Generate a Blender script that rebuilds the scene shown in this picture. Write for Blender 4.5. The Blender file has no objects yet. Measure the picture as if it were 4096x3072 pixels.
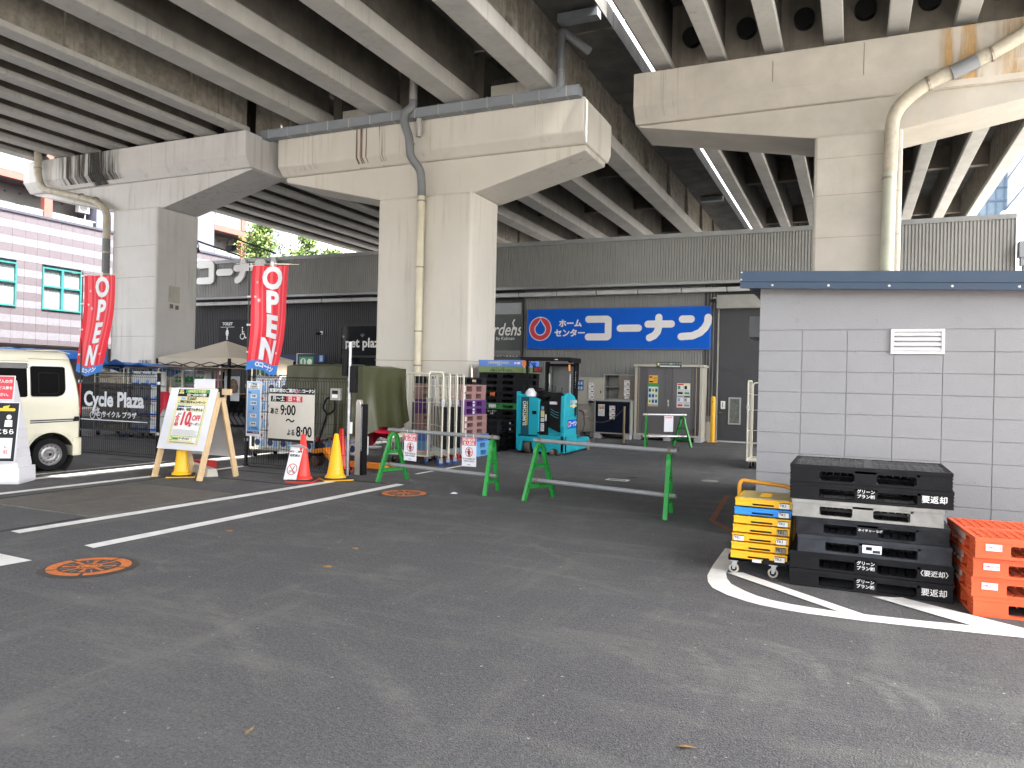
import bpy, math, random
from mathutils import Vector, Matrix
random.seed(7)
sc = bpy.context.scene
# ---------------- camera
cam = bpy.data.objects.new("camera", bpy.data.cameras.new("camera"))
sc.collection.objects.link(cam); sc.camera = cam
cam.data.sensor_width = 36; cam.data.lens = 3040/4096*36
cam.data.clip_start = .05; cam.data.clip_end = 1500
_y, _r, _p = math.radians(24.16), math.radians(1.36), math.atan2(1.3, 3040)
_f = Vector((-math.sin(_y), math.cos(_y), 0)); _rt = Vector((math.cos(_y), math.sin(_y), 0)); _u = Vector((0, 0, 1))
_f2 = _f*math.cos(_p)-_u*math.sin(_p); _u2 = _u*math.cos(_p)+_f*math.sin(_p)
_R = _rt*math.cos(_r)+_u2*math.sin(_r); _U = -_rt*math.sin(_r)+_u2*math.cos(_r)
_m = Matrix((_R, _U, -_f2)).transposed().to_4x4(); _m.translation = Vector((0, 0, 1.5))
cam.matrix_world = _m
# ---------------- sky, sun, exposure
SUN = Vector((.55, -.03, 1)).normalized()
EL = math.asin(SUN.z); AZ = math.atan2(SUN.x, SUN.y)
w = bpy.data.worlds.new("World"); sc.world = w; w.use_nodes = True
nt = w.node_tree; nt.nodes.clear()
sky = nt.nodes.new("ShaderNodeTexSky"); sky.sky_type = 'NISHITA'; sky.sun_disc = False
sky.sun_elevation = EL; sky.sun_rotation = AZ; sky.air_density = 1.0; sky.dust_density = 4.0; sky.ozone_density = 1.0
bgn = nt.nodes.new("ShaderNodeBackground"); bgn.inputs[1].default_value = .15
won = nt.nodes.new("ShaderNodeOutputWorld")
hs = nt.nodes.new("ShaderNodeHueSaturation"); hs.inputs["Saturation"].default_value = .3
nt.links.new(sky.outputs[0], hs.inputs["Color"]); tm = nt.nodes.new("ShaderNodeMix"); tm.data_type = 'RGBA'; tm.blend_type = 'MULTIPLY'; tm.inputs[0].default_value = 1
nt.links.new(hs.outputs[0], tm.inputs[6]); tm.inputs[7].default_value = (1.0, .975, .95, 1)
nt.links.new(tm.outputs[2], bgn.inputs[0]); nt.links.new(bgn.outputs[0], won.inputs[0])
ld = bpy.data.lights.new("sun", 'SUN'); ld.energy = 2.0; ld.angle = math.radians(.5); ld.color = (1, .95, .86)
lo = bpy.data.objects.new("sun", ld); sc.collection.objects.link(lo)
lo.rotation_euler = SUN.to_track_quat('Z', 'Y').to_euler(); lo.location = (10, -10, 30)
sc.view_settings.view_transform = 'Standard'; sc.view_settings.look = 'None'; sc.view_settings.gamma = 1
sc.view_settings.exposure = 3.52
sc.cycles.use_denoising = True
try: sc.cycles.denoiser = 'OPENIMAGEDENOISE'
except Exception: pass
sc.cycles.max_bounces = 10; sc.cycles.diffuse_bounces = 6; sc.cycles.glossy_bounces = 3; sc.cycles.transparent_max_bounces = 12
sc.cycles.caustics_reflective = False; sc.cycles.caustics_refractive = False
sc.cycles.sample_clamp_indirect = 6

# ---------------- materials
MATS = {}
def mat(name, col=(.5,.5,.5), rough=.6, metal=0, var=.12, nscale=3, bump=0, bscale=40, streak=0, scol=None, grime=0, alpha=1, emit=0, spec=None, trans=0):
    if name in MATS: return MATS[name]
    m = bpy.data.materials.new(name); MATS[name] = m; m.use_nodes = True
    t = m.node_tree; N = t.nodes; L = t.links; b = N["Principled BSDF"]
    b.inputs["Roughness"].default_value = rough; b.inputs["Metallic"].default_value = metal
    if spec is not None: b.inputs["Specular IOR Level"].default_value = spec
    tc = N.new("ShaderNodeTexCoord")
    def noise(scale, det=4, vec=None, stretch=None, rgh=.6):
        n = N.new("ShaderNodeTexNoise"); n.inputs["Scale"].default_value = scale; n.inputs["Detail"].default_value = det
        n.inputs["Roughness"].default_value = rgh
        if stretch:
            mp = N.new("ShaderNodeMapping"); mp.inputs["Scale"].default_value = stretch
            L.new(tc.outputs["Object"], mp.inputs[0]); L.new(mp.outputs[0], n.inputs[0])
        else: L.new(tc.outputs["Object"], n.inputs[0])
        return n
    def mix(fac, a, bb, mode='MIX'):
        x = N.new("ShaderNodeMix"); x.data_type = 'RGBA'; x.blend_type = mode
        if isinstance(fac, (int, float)): x.inputs[0].default_value = fac
        else: L.new(fac, x.inputs[0])
        for s, v in ((6, a), (7, bb)):
            if isinstance(v, tuple): x.inputs[s].default_value = (*v[:3], 1)
            else: L.new(v, x.inputs[s])
        return x.outputs[2]
    def ramp(src, p0, p1):
        r = N.new("ShaderNodeMapRange"); r.inputs[1].default_value = p0; r.inputs[2].default_value = p1
        L.new(src, r.inputs[0]); return r.outputs[0]
    c = tuple(col[:3])
    lo_, hi_ = tuple(v*(1-var) for v in c), tuple(min(1, v*(1+var)) for v in c)
    out = mix(ramp(noise(nscale).outputs[0], .3, .7), lo_, hi_)
    if streak:
        s1 = ramp(noise(1, 5, stretch=(7, 7, .35)).outputs[0], .52, .72)
        mu = N.new("ShaderNodeMath"); mu.operation = 'MULTIPLY'; L.new(s1, mu.inputs[0])
        L.new(ramp(noise(.5, 2).outputs[0], .4, .65), mu.inputs[1])
        mu2 = N.new("ShaderNodeMath"); mu2.operation = 'MULTIPLY'; L.new(mu.outputs[0], mu2.inputs[0]); mu2.inputs[1].default_value = streak
        out = mix(mu2.outputs[0], out, scol or (.05, .045, .04))
    if grime:
        g = ramp(noise(1.3, 8, rgh=.7).outputs[0], .5, .75)
        mg = N.new("ShaderNodeMath"); mg.operation = 'MULTIPLY'; L.new(g, mg.inputs[0]); mg.inputs[1].default_value = grime
        out = mix(mg.outputs[0], out, tuple(v*.35 for v in c))
    L.new(out, b.inputs["Base Color"])
    rr = ramp(noise(nscale*2.3).outputs[0], .2, .8)
    rm = N.new("ShaderNodeMapRange"); rm.inputs[3].default_value = max(0, rough-.07); rm.inputs[4].default_value = min(1, rough+.07)
    L.new(rr, rm.inputs[0]); L.new(rm.outputs[0], b.inputs["Roughness"])
    if bump:
        bn = N.new("ShaderNodeBump"); bn.inputs["Strength"].default_value = bump; bn.inputs["Distance"].default_value = .01
        L.new(noise(bscale, 3).outputs[0], bn.inputs["Height"]); L.new(bn.outputs[0], b.inputs["Normal"])
    if emit:
        b.inputs["Emission Color"].default_value = (*c, 1); b.inputs["Emission Strength"].default_value = emit
    if alpha < 1: b.inputs["Alpha"].default_value = alpha
    if trans: b.inputs["Transmission Weight"].default_value = trans
    return m
def nodes_of(m):
    return m.node_tree.nodes, m.node_tree.links, m.node_tree.nodes["Principled BSDF"]

# ---------------- mesh building
class MB:
    def __init__(s): s.v = []; s.f = []; s.mi = []; s.cur = 0; s.sm = []
    def add(s, vs, fs, smooth=False):
        o = len(s.v); s.v += [tuple(v) for v in vs]; s.f += [tuple(i+o for i in f) for f in fs]
        s.mi += [s.cur]*len(fs); s.sm += [smooth]*len(fs); return s
    def box(s, x0, x1, y0, y1, z0, z1):
        if x0 > x1: x0, x1 = x1, x0
        if y0 > y1: y0, y1 = y1, y0
        if z0 > z1: z0, z1 = z1, z0
        return s.add([(x0,y0,z0),(x1,y0,z0),(x1,y1,z0),(x0,y1,z0),(x0,y0,z1),(x1,y0,z1),(x1,y1,z1),(x0,y1,z1)],
                     [(0,3,2,1),(4,5,6,7),(0,1,5,4),(1,2,6,5),(2,3,7,6),(3,0,4,7)])
    def bar(s, a, b, w, h=None, up=(0,0,1), ext=0):
        h = h or w; a = Vector(a); b = Vector(b); d = (b-a).normalized(); a = a-d*ext; b = b+d*ext
        up = Vector(up)
        if abs(d.dot(up)) > .98: up = Vector((1,0,0)) if abs(d.x) < .9 else Vector((0,1,0))
        x = d.cross(up).normalized()*w/2; y = x.cross(d).normalized()*h/2
        return s.add([a-x-y,a+x-y,a+x+y,a-x+y,b-x-y,b+x-y,b+x+y,b-x+y],
                     [(0,3,2,1),(4,5,6,7),(0,1,5,4),(1,2,6,5),(2,3,7,6),(3,0,4,7)])
    def tube(s, pts, r, n=10, closed=False, caps=True):
        P = [Vector(p) for p in pts]; k = len(P); rings = []; up = None
        rr = r if isinstance(r, (list, tuple)) else [r]*k
        for i in range(k):
            if closed: d = (P[(i+1)%k]-P[i-1]).normalized()
            else: d = ((P[min(i+1,k-1)]-P[i]).normalized() + (P[i]-P[max(i-1,0)]).normalized()).normalized()
            if up is None:
                up = Vector((0,0,1)) if abs(d.z) < .9 else Vector((1,0,0))
            x = d.cross(up).normalized(); y = x.cross(d).normalized(); up = y
            rings.append([P[i]+(x*math.cos(2*math.pi*j/n)+y*math.sin(2*math.pi*j/n))*rr[i] for j in range(n)])
        vs = [v for g in rings for v in g]; fs = []
        for i in range(k if closed else k-1):
            a, b = i*n, ((i+1) % k)*n
            for j in range(n): fs.append((a+j, b+j, b+(j+1)%n, a+(j+1)%n)[::-1])
        if caps and not closed: fs += [tuple(range(n)), tuple((k-1)*n+j for j in range(n))[::-1]]
        return s.add(vs, fs, True)
    def cyl(s, a, b, r, n=16, r2=None): return s.tube([a, b], [r, r if r2 is None else r2], n)
    def lathe(s, prof, c=(0,0,0), n=24, axis='z'):
        vs = []; fs = []
        for (r, h) in prof:
            for j in range(n):
                a = 2*math.pi*j/n; p = (r*math.cos(a), r*math.sin(a), h)
                if axis == 'x': p = (p[2], p[0], p[1])
                if axis == 'y': p = (p[0], p[2], p[1])
                vs.append((c[0]+p[0], c[1]+p[1], c[2]+p[2]))
        for i in range(len(prof)-1):
            for j in range(n): fs.append((i*n+j, i*n+(j+1)%n, (i+1)*n+(j+1)%n, (i+1)*n+j))
        if axis == 'y': fs = [f[::-1] for f in fs]
        return s.add(vs, fs, True)
    def prism(s, poly, y0, y1, plane='xz', holes=None):
        # extrude a polygon: plane xz -> along y ; xy -> along z ; yz -> along x
        def P(a, b, t): return (a, t, b) if plane == 'xz' else ((a, b, t) if plane == 'xy' else (t, a, b))
        n = len(poly); vs = [P(a, b, y0) for a, b in poly]+[P(a, b, y1) for a, b in poly]
        fs = [tuple(range(n)), tuple(range(2*n-1, n-1, -1))]+[(i, i+n, (i+1)%n+n, (i+1)%n) for i in range(n)]
        return s.add(vs, fs)
    def frame(s, x0, x1, z0, z1, y0, y1, t):
        s.box(x0, x1, y0, y1, z0, z0+t); s.box(x0, x1, y0, y1, z1-t, z1)
        s.box(x0, x0+t, y0, y1, z0+t, z1-t); return s.box(x1-t, x1, y0, y1, z0+t, z1-t)
    def quad(s, *p): return s.add(p, [tuple(range(len(p)))])
    def build(s, name, mats, parent=None, loc=None, rot=None, bev=0, **kw):
        me = bpy.data.meshes.new(name); me.from_pydata(s.v, [], s.f)
        if not isinstance(mats, (list, tuple)): mats = [mats]
        for m in mats: me.materials.append(m)
        me.polygons.foreach_set("material_index", s.mi); me.polygons.foreach_set("use_smooth", s.sm)
        me.update()
        import bmesh
        bm = bmesh.new(); bm.from_mesh(me)
        if len(bm.faces) < 60000 and not kw.get('flat'): bmesh.ops.recalc_face_normals(bm, faces=bm.faces)
        bm.to_mesh(me); bm.free()
        if any(s.sm): 
            try: me.set_sharp_from_angle(angle=math.radians(40))
            except Exception: pass
        o = bpy.data.objects.new(name, me); sc.collection.objects.link(o)
        if parent: o.parent = parent
        if loc: o.location = loc
        if rot: o.rotation_euler = rot
        if bev:
            bv = o.modifiers.new("bevel", 'BEVEL'); bv.width = bev; bv.segments = 2; bv.limit_method = 'ANGLE'; bv.angle_limit = math.radians(40)
            bv.use_clamp_overlap = True
        return o
def tag(o, label=None, cat=None, group=None, kind=None):
    if label: o["label"] = label
    if cat: o["category"] = cat
    if group: o["group"] = group
    if kind: o["kind"] = kind
    return o
def thing(name, label, cat, loc=(0,0,0), rz=0, group=None):
    o = bpy.data.objects.new(name, None); sc.collection.objects.link(o)
    o.empty_display_size = .1; o.location = loc; o.rotation_euler = (0, 0, rz)
    return tag(o, label, cat, group)
def struct(name, mb, m, **k): return tag(mb.build(name, m, **k), kind="structure")
def copy_tree(o, loc=None, rz=None, label=None, parent=None):
    c = o.copy(); sc.collection.objects.link(c)
    if parent: c.parent = parent
    for ch in [x for x in KIDS.get(o.name, [])] or [x for x in bpy.data.objects if x.parent == o]: copy_tree(ch, parent=c)
    if loc is not None: c.location = loc
    if rz is not None: c.rotation_euler = (0, 0, rz)
    if label: c["label"] = label
    return c
KIDS = {}
_txt = {}
def text_mesh(s, size=1, bold=0, ext=.001, align='CENTER', spacing=1, shear=0, sx=1):
    key = (s, size, bold, ext, align, spacing, shear, sx)
    if key in _txt: return _txt[key]
    cu = bpy.data.curves.new("text", 'FONT'); cu.body = s; cu.size = size; cu.extrude = ext; cu.offset = bold
    cu.align_x = align; cu.align_y = 'CENTER'; cu.space_character = spacing; cu.shear = shear; cu.resolution_u = 3
    ob = bpy.data.objects.new("text", cu); sc.collection.objects.link(ob)
    dg = bpy.context.evaluated_depsgraph_get(); dg.update()
    me = bpy.data.meshes.new_from_object(ob.evaluated_get(dg), depsgraph=dg)
    bpy.data.objects.remove(ob); bpy.data.curves.remove(cu)
    if sx != 1:
        for v in me.vertices: v.co.x *= sx
    vs = [tuple(v.co) for v in me.vertices]; fs = [tuple(p.vertices) for p in me.polygons]
    bpy.data.meshes.remove(me); _txt[key] = (vs, fs); return vs, fs
def put_text(mb, s, o, ux, uz, size, **k):
    """add lettering to mesh: o centre, ux right direction, uz up direction"""
    vs, fs = text_mesh(s, size, **k); ux = Vector(ux).normalized(); uz = Vector(uz).normalized(); n = ux.cross(uz); o = Vector(o)
    mb.add([o+ux*v[0]+uz*v[1]+n*v[2] for v in vs], fs)
# ================= ground
def asphalt():
    m = mat("asphalt", (.047,.047,.05), .85, var=.0, nscale=1)
    N, L, b = nodes_of(m)
    tc = N.new("ShaderNodeTexCoord")
    def nz(s, d=4, r=.6, st=None):
        n = N.new("ShaderNodeTexNoise"); n.inputs["Scale"].default_value = s; n.inputs["Detail"].default_value = d; n.inputs["Roughness"].default_value = r
        if st:
            mp = N.new("ShaderNodeMapping"); mp.inputs["Scale"].default_value = st[:3]; mp.inputs["Rotation"].default_value = (0,0,st[3])
            L.new(tc.outputs["Object"], mp.inputs[0]); L.new(mp.outputs[0], n.inputs[0])
        else: L.new(tc.outputs["Object"], n.inputs[0])
        return n.outputs[0]
    def mr(src, a, b_, c=0, d=1):
        r = N.new("ShaderNodeMapRange"); L.new(src, r.inputs[0])
        for i, v in enumerate((a, b_, c, d)): r.inputs[i+1].default_value = v
        return r.outputs[0]
    def mx(f, a, c, mode='MIX'):
        x = N.new("ShaderNodeMix"); x.data_type = 'RGBA'; x.blend_type = mode
        if isinstance(f, float): x.inputs[0].default_value = f
        else: L.new(f, x.inputs[0])
        for s, v in ((6, a), (7, c)):
            if isinstance(v, tuple): x.inputs[s].default_value = (*v, 1)
            else: L.new(v, x.inputs[s])
        return x.outputs[2]
    c = mx(mr(nz(.35, 5, .6), .35, .65), (.030,.031,.035), (.054,.055,.060))
    c = mx(mr(nz(2.4, 8, .75), .38, .64), c, (.033,.034,.038), 'MIX')
    c = mx(mr(nz(42, 6, .9), .43, .60), c, (.115,.116,.122))
    c = mx(mr(nz(60, 4, .85), .52, .60, 0, .9), c, (.014,.014,.017))
    c = mx(mr(nz(140, 2, .7), .4, .7, 0, .7), c, (.11,.109,.11))
    v = N.new("ShaderNodeTexVoronoi"); v.inputs["Scale"].default_value = 120; L.new(tc.outputs["Object"], v.inputs[0])
    c = mx(mr(v.outputs[0], .0, .22, .5, 0), c, (.012,.012,.014))
    # dusty scuffs, stretched two ways
    for st, p in (((.5,2.4,1,.5), .60), ((2.2,.5,1,1.1), .62), ((1.2,1.5,1,0), .62)):
        c = mx(mr(nz(1.1, 9, .72, st), p-.085, p+.07, 0, .55), c, (.14,.139,.132))
    geo = N.new("ShaderNodeNewGeometry"); scn = mr(nz(9, 6, .8, (1,2.2,1,.6)), .44, .62, .15, 1)
    def dist(pt):
        v_ = N.new("ShaderNodeVectorMath"); v_.operation = 'DISTANCE'; L.new(geo.outputs["Position"], v_.inputs[0]); v_.inputs[1].default_value = (*pt, 0); return v_.outputs["Value"]
    def mul(a, b_):
        x = N.new("ShaderNodeMath"); x.operation = 'MULTIPLY'; L.new(a, x.inputs[0])
        if isinstance(b_, float): x.inputs[1].default_value = b_
        else: L.new(b_, x.inputs[1])
        return x.outputs[0]
    # worn tyre scuffs: arc centre, radius, width, middle of the arc, its half length, strength
    for (cx, cy, r_, w_, mx_, my_, hl, st_) in ((-.55,4.30,.46,.05,-.20,4.60,.42,.9),(-.70,4.10,.62,.04,-.22,4.50,.45,.6),(-.25,4.05,.48,.045,.18,4.30,.38,.9),(-.15,4.0,.55,.05,.34,4.30,.40,.9),(-1.35,3.9,.75,.06,-.72,4.25,.40,.7),(-1.3,3.8,.95,.05,-.55,4.35,.45,.5),
        (-2.6,3.4,2.3,.05,-2.2,5.66,1.1,.5),(-2.4,2.0,2.5,.07,-1.0,4.0,.9,.4),(-4.9,3.9,.55,.03,-5.3,4.5,.4,.6),(-4.6,4.7,.5,.03,-5.05,4.35,.4,.5),(-6,-1,5.2,.09,-3.3,3.45,1.2,.5),(-4.5,0,4.0,.10,-2.1,3.2,1.0,.45),(-1,8,2.2,.05,-2.4,6.3,.9,.5),(-5,10,3.6,.06,-3.9,6.6,1.2,.4),(-1.5,12,5.2,.07,-3.0,7.1,1.3,.35),(2,9,3.9,.02,-.3,5.9,1.0,.0),(-3.4,4.9,.6,.05,-3.5,4.3,.5,.5),(-.3,2.6,1.3,.06,-.5,3.88,.6,.5)):
        d_ = dist((cx, cy)); ab = N.new("ShaderNodeMath"); ab.operation = 'SUBTRACT'; L.new(d_, ab.inputs[0]); ab.inputs[1].default_value = r_
        a2 = N.new("ShaderNodeMath"); a2.operation = 'ABSOLUTE'; L.new(ab.outputs[0], a2.inputs[0])
        c = mx(mul(mul(mr(a2.outputs[0], w_*.5, w_, 1, 0), mr(dist((mx_, my_)), hl*.4, hl, 1, 0)), mul(scn, min(1.0, st_*.95))), c, (.16,.158,.15))
    for (px_, py_, rr_) in ((-2.2,5.6,.9),(-1.1,4.35,.55),(-3.6,3.2,1.2),(-.4,4.3,.9),(-2.9,7.4,1.1),(-4.1,5.9,.8)):
        c = mx(mul(mul(mr(dist((px_, py_)), 0, rr_, 1, 0), scn), .34), c, (.15,.148,.14))
    c = mx(mr(nz(26, 2, .5), .70, .74, 0, .6), c, (.25,.24,.22))
    L.new(c, b.inputs["Base Color"])
    bp = N.new("ShaderNodeBump"); bp.inputs["Strength"].default_value = .9; bp.inputs["Distance"].default_value = .006
    L.new(v.outputs[0], bp.inputs["Height"]); L.new(bp.outputs[0], b.inputs["Normal"])
    return m
A_ = asphalt()
g = MB(); g.quad((-400,-300,0), (400,-300,0), (400,700,0), (-400,700,0)); struct("ground", g, A_)
pav = mat("bounce_paving", (.33,.32,.30), .8, var=.12, nscale=1.5, grime=.3, bump=.3, bscale=30)  # pale ground added around the decks to bounce sunlight underneath
for i, (x0, x1, y0, y1) in enumerate(((-300,-24.5,-200,400),(3.6,300,-200,400),(-24.5,3.6,-200,-13))):
    g = MB(); g.quad((x0,y0,.004),(x1,y0,.004),(x1,y1,.004),(x0,y1,.004)); struct("bounce_pavement", g, pav)
paint = mat("road_paint", (.72,.72,.70), .7, var=.12, nscale=6, grime=.5, bump=.3, bscale=90)
N, L, b = nodes_of(paint)
def strip(pts, w=.15, z=.004):
    """painted band given by its two edges"""
    mb = MB(); a, c = pts
    for i in range(len(a)-1): mb.quad((*a[i], z), (*a[i+1], z), (*c[i+1], z), (*c[i], z))
    return mb
def line(name, a, c): tag(strip((a, c)).build(name, paint, flat=1), kind="structure")
line("painted_line", [(-7.19,4.6), (-7.02,9.12)], [(-7.03,4.58), (-6.87,9.1)])
line("painted_line", [(-6.08,4.53), (-6.03,9.42)], [(-5.92,4.5), (-5.88,9.4)])
line("painted_line", [(-9.62,4.6), (-9.50,8.2)], [(-9.47,4.6), (-9.36,8.2)])
line("painted_line", [(-9.42,9.0), (-9.40,9.9)], [(-9.28,9.0), (-9.27,9.9)])
line("painted_line", [(-10.58,4.0), (-10.58,11.9)], [(-10.40,4.0), (-10.40,11.9)])  # white band moved here so its paint brightens the strip of sunlight
line("painted_line", [(-10.95,6.9), (-10.92,9.6)], [(-10.88,6.9), (-10.85,9.6)])
line("painted_line", [(-6.9,4.02), (-5.93,3.97)], [(-6.5,3.70), (-5.96,3.72)])
line("painted_line", [(-6.45,10.6), (-6.40,12.6)], [(-6.38,10.6), (-6.33,12.6)])
oc = [(-1.06,7.34),(-1.05,6.6),(-1.03,6.2),(-.99,6.0),(-.93,5.84),(-.80,5.69),(-.66,5.59),(-.55,5.54),(-.4,5.50),(-.26,5.485),(.09,5.49),(.46,5.53),(1.0,5.60),(2.4,5.78)]
ic = [(-.91,7.34),(-.91,6.7),(-.905,6.34),(-.87,6.17),(-.82,6.03),(-.70,5.87),(-.60,5.77),(-.5,5.71),(-.35,5.665),(-.12,5.64),(.16,5.66),(.47,5.69),(.98,5.77),(2.35,5.95)]
line("painted_line", oc, ic)
tag(strip(([(-.90,6.36),(.02,5.56)], [(-.79,6.43),(.17,5.58)])).build("painted_line", paint, flat=1, loc=(0,0,.004)), kind="structure")
tag(strip(([(.16,6.16),(.86,5.62)], [(.36,6.24),(1.06,5.80)])).build("painted_line", paint, flat=1, loc=(0,0,.004)), kind="structure")
brown = mat("brown_paint", (.22,.085,.04), .8, var=.2, nscale=10, grime=.4)
tag(strip(([(-1.46,8.79),(-1.60,10.88),(-1.60,11.0)], [(-1.39,8.79),(-1.53,10.84),(-1.53,10.90)])).build("painted_line", brown, flat=1), kind="structure")
tag(strip(([(-1.46,8.79),(-1.05,8.02)], [(-1.39,8.82),(-.99,8.06)])).build("painted_line", brown, flat=1), kind="structure")
tag(strip(([(-1.60,11.0),(-1.1,11.0)], [(-1.53,10.90),(-1.1,10.92)])).build("painted_line", brown, flat=1), kind="structure")
# grey checker plates let into the drive
plate = mat("trench_plate", (.105,.10,.09), .6, metal=0, var=.15, nscale=4, grime=.4, bump=.9, bscale=70)
mb = MB()
for (x0, x1) in ((-9.05,-8.06), (-8.05,-7.2)): mb.box(x0, x1, 5.45, 7.42, .002, .014)
tag(mb.build("ground_plate", plate), kind="structure")
seam = mat("asphalt_seam", (.02,.02,.022), .9)
mb = MB()
for x0, x1, y0, y1 in ((-12,-6.2,9.35,9.42), (-8.5,-7.1,8.5,8.56), (-7.3,-7.24,3.2,5.4), (-9.2,-9.14,3.2,9.3)): mb.box(x0, x1, y0, y1, -.01, .003)
tag(mb.build("road_seam", seam), kind="structure")
# ================= materials for the big structures
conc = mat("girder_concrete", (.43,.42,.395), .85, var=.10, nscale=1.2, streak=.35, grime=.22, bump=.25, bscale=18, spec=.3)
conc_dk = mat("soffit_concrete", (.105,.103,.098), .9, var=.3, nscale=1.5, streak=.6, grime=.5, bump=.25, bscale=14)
conc_web = mat("sooty_shaded_concrete", (.12,.108,.09), .9, var=.3, nscale=1.6, streak=.5, grime=.5, bump=.3, bscale=14)  # soot tone, with the shade between girders darkened into the colour
conc_web2 = mat("mottled_lit_concrete", (.27,.245,.205), .9, var=.3, nscale=5, streak=.7, grime=.5, bump=.3, bscale=14)  # lighter copy for outer webs: the stronger light there is in the colour
conc_cb = mat("cross_beam_concrete", (.24,.215,.18), .9, var=.2, nscale=2, streak=.5, grime=.4)
conc_a = mat("painted_pier", (.56,.55,.535), .7, var=.05, nscale=.9, streak=.45, scol=(.11,.10,.085), grime=.12, bump=.15, bscale=8)
conc_b = mat("cream_pier", (.60,.57,.51), .65, var=.04, nscale=.8, streak=.5, scol=(.30,.22,.14), bump=.12, bscale=5)
conc_c = mat("raw_pier", (.44,.41,.36), .8, var=.12, nscale=1.1, streak=.25, scol=(.42,.29,.13), grime=.15, bump=.25, bscale=12)
steelw = mat("zinc_grey", (.20,.22,.24), .5, var=.08)
pipe_cream = mat("cream_pvc", (.62,.57,.43), .45, var=.08, streak=.4)
pipe_grey = mat("grey_pvc", (.17,.18,.19), .45, var=.08)
pipe_beige = mat("weathered_pvc", (.42,.38,.30), .6, var=.15, streak=.6, grime=.4, nscale=8)
# ================= viaduct decks (girders run along y)
def girder_profile(xc, w, z, h, bulb, web):
    return [(xc-w/2, z), (xc+w/2, z), (xc+w/2, z+bulb), (xc+web/2, z+bulb+.12), (xc+web/2, z+h), (xc-web/2, z+h), (xc-web/2, z+bulb+.12), (xc-w/2, z+bulb)]
def deck(label, xs, w, zb, h, bulb, web, x0, x1, spans, diaph, zt=10.3, par=((.25,.25),(.25,.25)), piers=None, eb=.05, tp=.12):
    t = thing("viaduct_deck", label, "viaduct")
    top = MB()
    for si, (y0, y1) in enumerate(spans):
        sb = zb+h; pl, pr = par[si]
        top.prism([(x0, sb+eb), (xs[0]-w/2, sb-.12), (xs[-1]+w/2, sb-.12), (x1, sb+eb), (x1, sb+.28), (x1-.4, sb+.3), (x1-.42, zt+pr), (x1-.6, zt+pr), (x1-.6, sb+.35), (x0+.6, sb+.35), (x0+.6, zt+pl), (x0+.42, zt+pl), (x0+.4, sb+.3), (x0, sb+.28)], y0+.02, y1-.02)
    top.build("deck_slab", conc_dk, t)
    for (y0, y1) in spans:
        for x in xs:
            gm = MB(); gm.prism([(x-w/2, zb), (x+w/2, zb), (x+w/2, zb+bulb), (x+web/2, zb+bulb+tp), (x-web/2, zb+bulb+tp), (x-w/2, zb+bulb)], y0+.25, y1-.25)
            gm.cur = 1; gm.box(x-web/2-.002, x+web/2+.002, y0+.251, y1-.251, zb+bulb+tp-.002, zb+h-.1)
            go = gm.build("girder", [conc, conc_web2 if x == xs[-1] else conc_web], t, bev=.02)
            if x == xs[-1] and not piers:
                y = y0+1.4
                while y < y1:
                    q = MB(); q.prism([(x+web/2, zb+bulb-.02), (x+w/2-.005, zb+bulb-.02), (x+w/2-.02, zb+bulb+.14), (x+web/2+.07, zb+h-.12), (x+web/2, zb+h-.12)], y, y+.28); q.build("stiffener", conc_web2, go); y += 3.3
    d = MB()
    for y, th, zlo in diaph:
        for i in range(len(xs)-1):
            d = MB(); d.box(xs[i]+web/2, xs[i+1]-web/2, y, y+th, zlo, zb+h-.1); d.build("cross_beam", conc_cb if piers else conc_web, t)
    return t
xsA = [-23.35+i*1.165 for i in range(8)]
deck("concrete viaduct deck on the left with eight closely spaced girders", xsA, .44, 8.1, 1.75, .13, .2, -24.3, -14.45, [(-14,16.0),(16.03,47)], [(-2,.35,8.65),(8,.35,8.65),(22.5,.3,8.65),(28.5,.3,8.65),(34.5,.3,8.65),(15.2,.5,8.5)], tp=.05)
xsB = [-13.28,-11.1,-8.88,-6.66]
deck("middle concrete viaduct deck carried by four deep girders", xsB, .6, 8.25, 1.7, .36, .28, -14.15, -5.27, [(-14,17.0),(17.03,52)], eb=-.12, par=((2.3,.25),(2.3,.25)), diaph=[(1.2,.3,9.0),(7.6,.3,9.0),(21.5,.2,9.1),(26.5,.2,9.1),(31.8,.2,9.1),(37,.2,9.1)])  # left parapet raised out of view to keep sun off the next web
xsC = [-3.73+i*1.085 for i in range(8)]
tC = deck("right hand concrete viaduct deck with black drain plugs between its girders", xsC, .35, 8.12, 1.5, .15, .2, -4.84, 4.75, [(-14,16.4),(16.43,55)], par=((.25,.25),(1.8,.25)), diaph=[(15.9,.5,8.0),(22.5,.25,8.8),(28,.25,8.8),(35,.25,8.8)], piers=1, tp=.05)  # far span's left parapet raised out of view to block the sun
plug = mat("black_rubber", (.005,.005,.006), .5)
for i in range(7):
    x = xsC[i]+.54
    mb = MB(); mb.cyl((x, 15.9, 8.75), (x, 15.72, 8.75), .19, 24)
    mb.build("drain_plug", plug, tC)
# added sun blocker outside the frame: a raised deck strip that shades the yard
mb = MB(); mb.box(4.9, 7.4, -14, 27, 9.6, 10.4); mb.box(4.79, 7.5, -14, 27, 10.42, 10.7)
tag(mb.build("sun_blocker_deck", conc_dk), "unseen sun blocking deck added beyond the right hand viaduct deck", "viaduct")
for y in (-8, 6, 20):
    mb = MB(); mb.box(5.6, 6.7, y, y+1.1, 0, 9.6); tag(mb.build("sun_blocker_pier", conc_c), "unseen square concrete pier added under the sun blocking deck", "pier", group="unseen piers under the sun blocker")
# unseen cover added in the deck gap to cut the near sun strip
KIDS.clear()
q = MB(); q.box(-5.4,-4.6,-14,7.0,10.3,10.34); q.build("gap_sun_blocker", steelw, tC)
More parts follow.
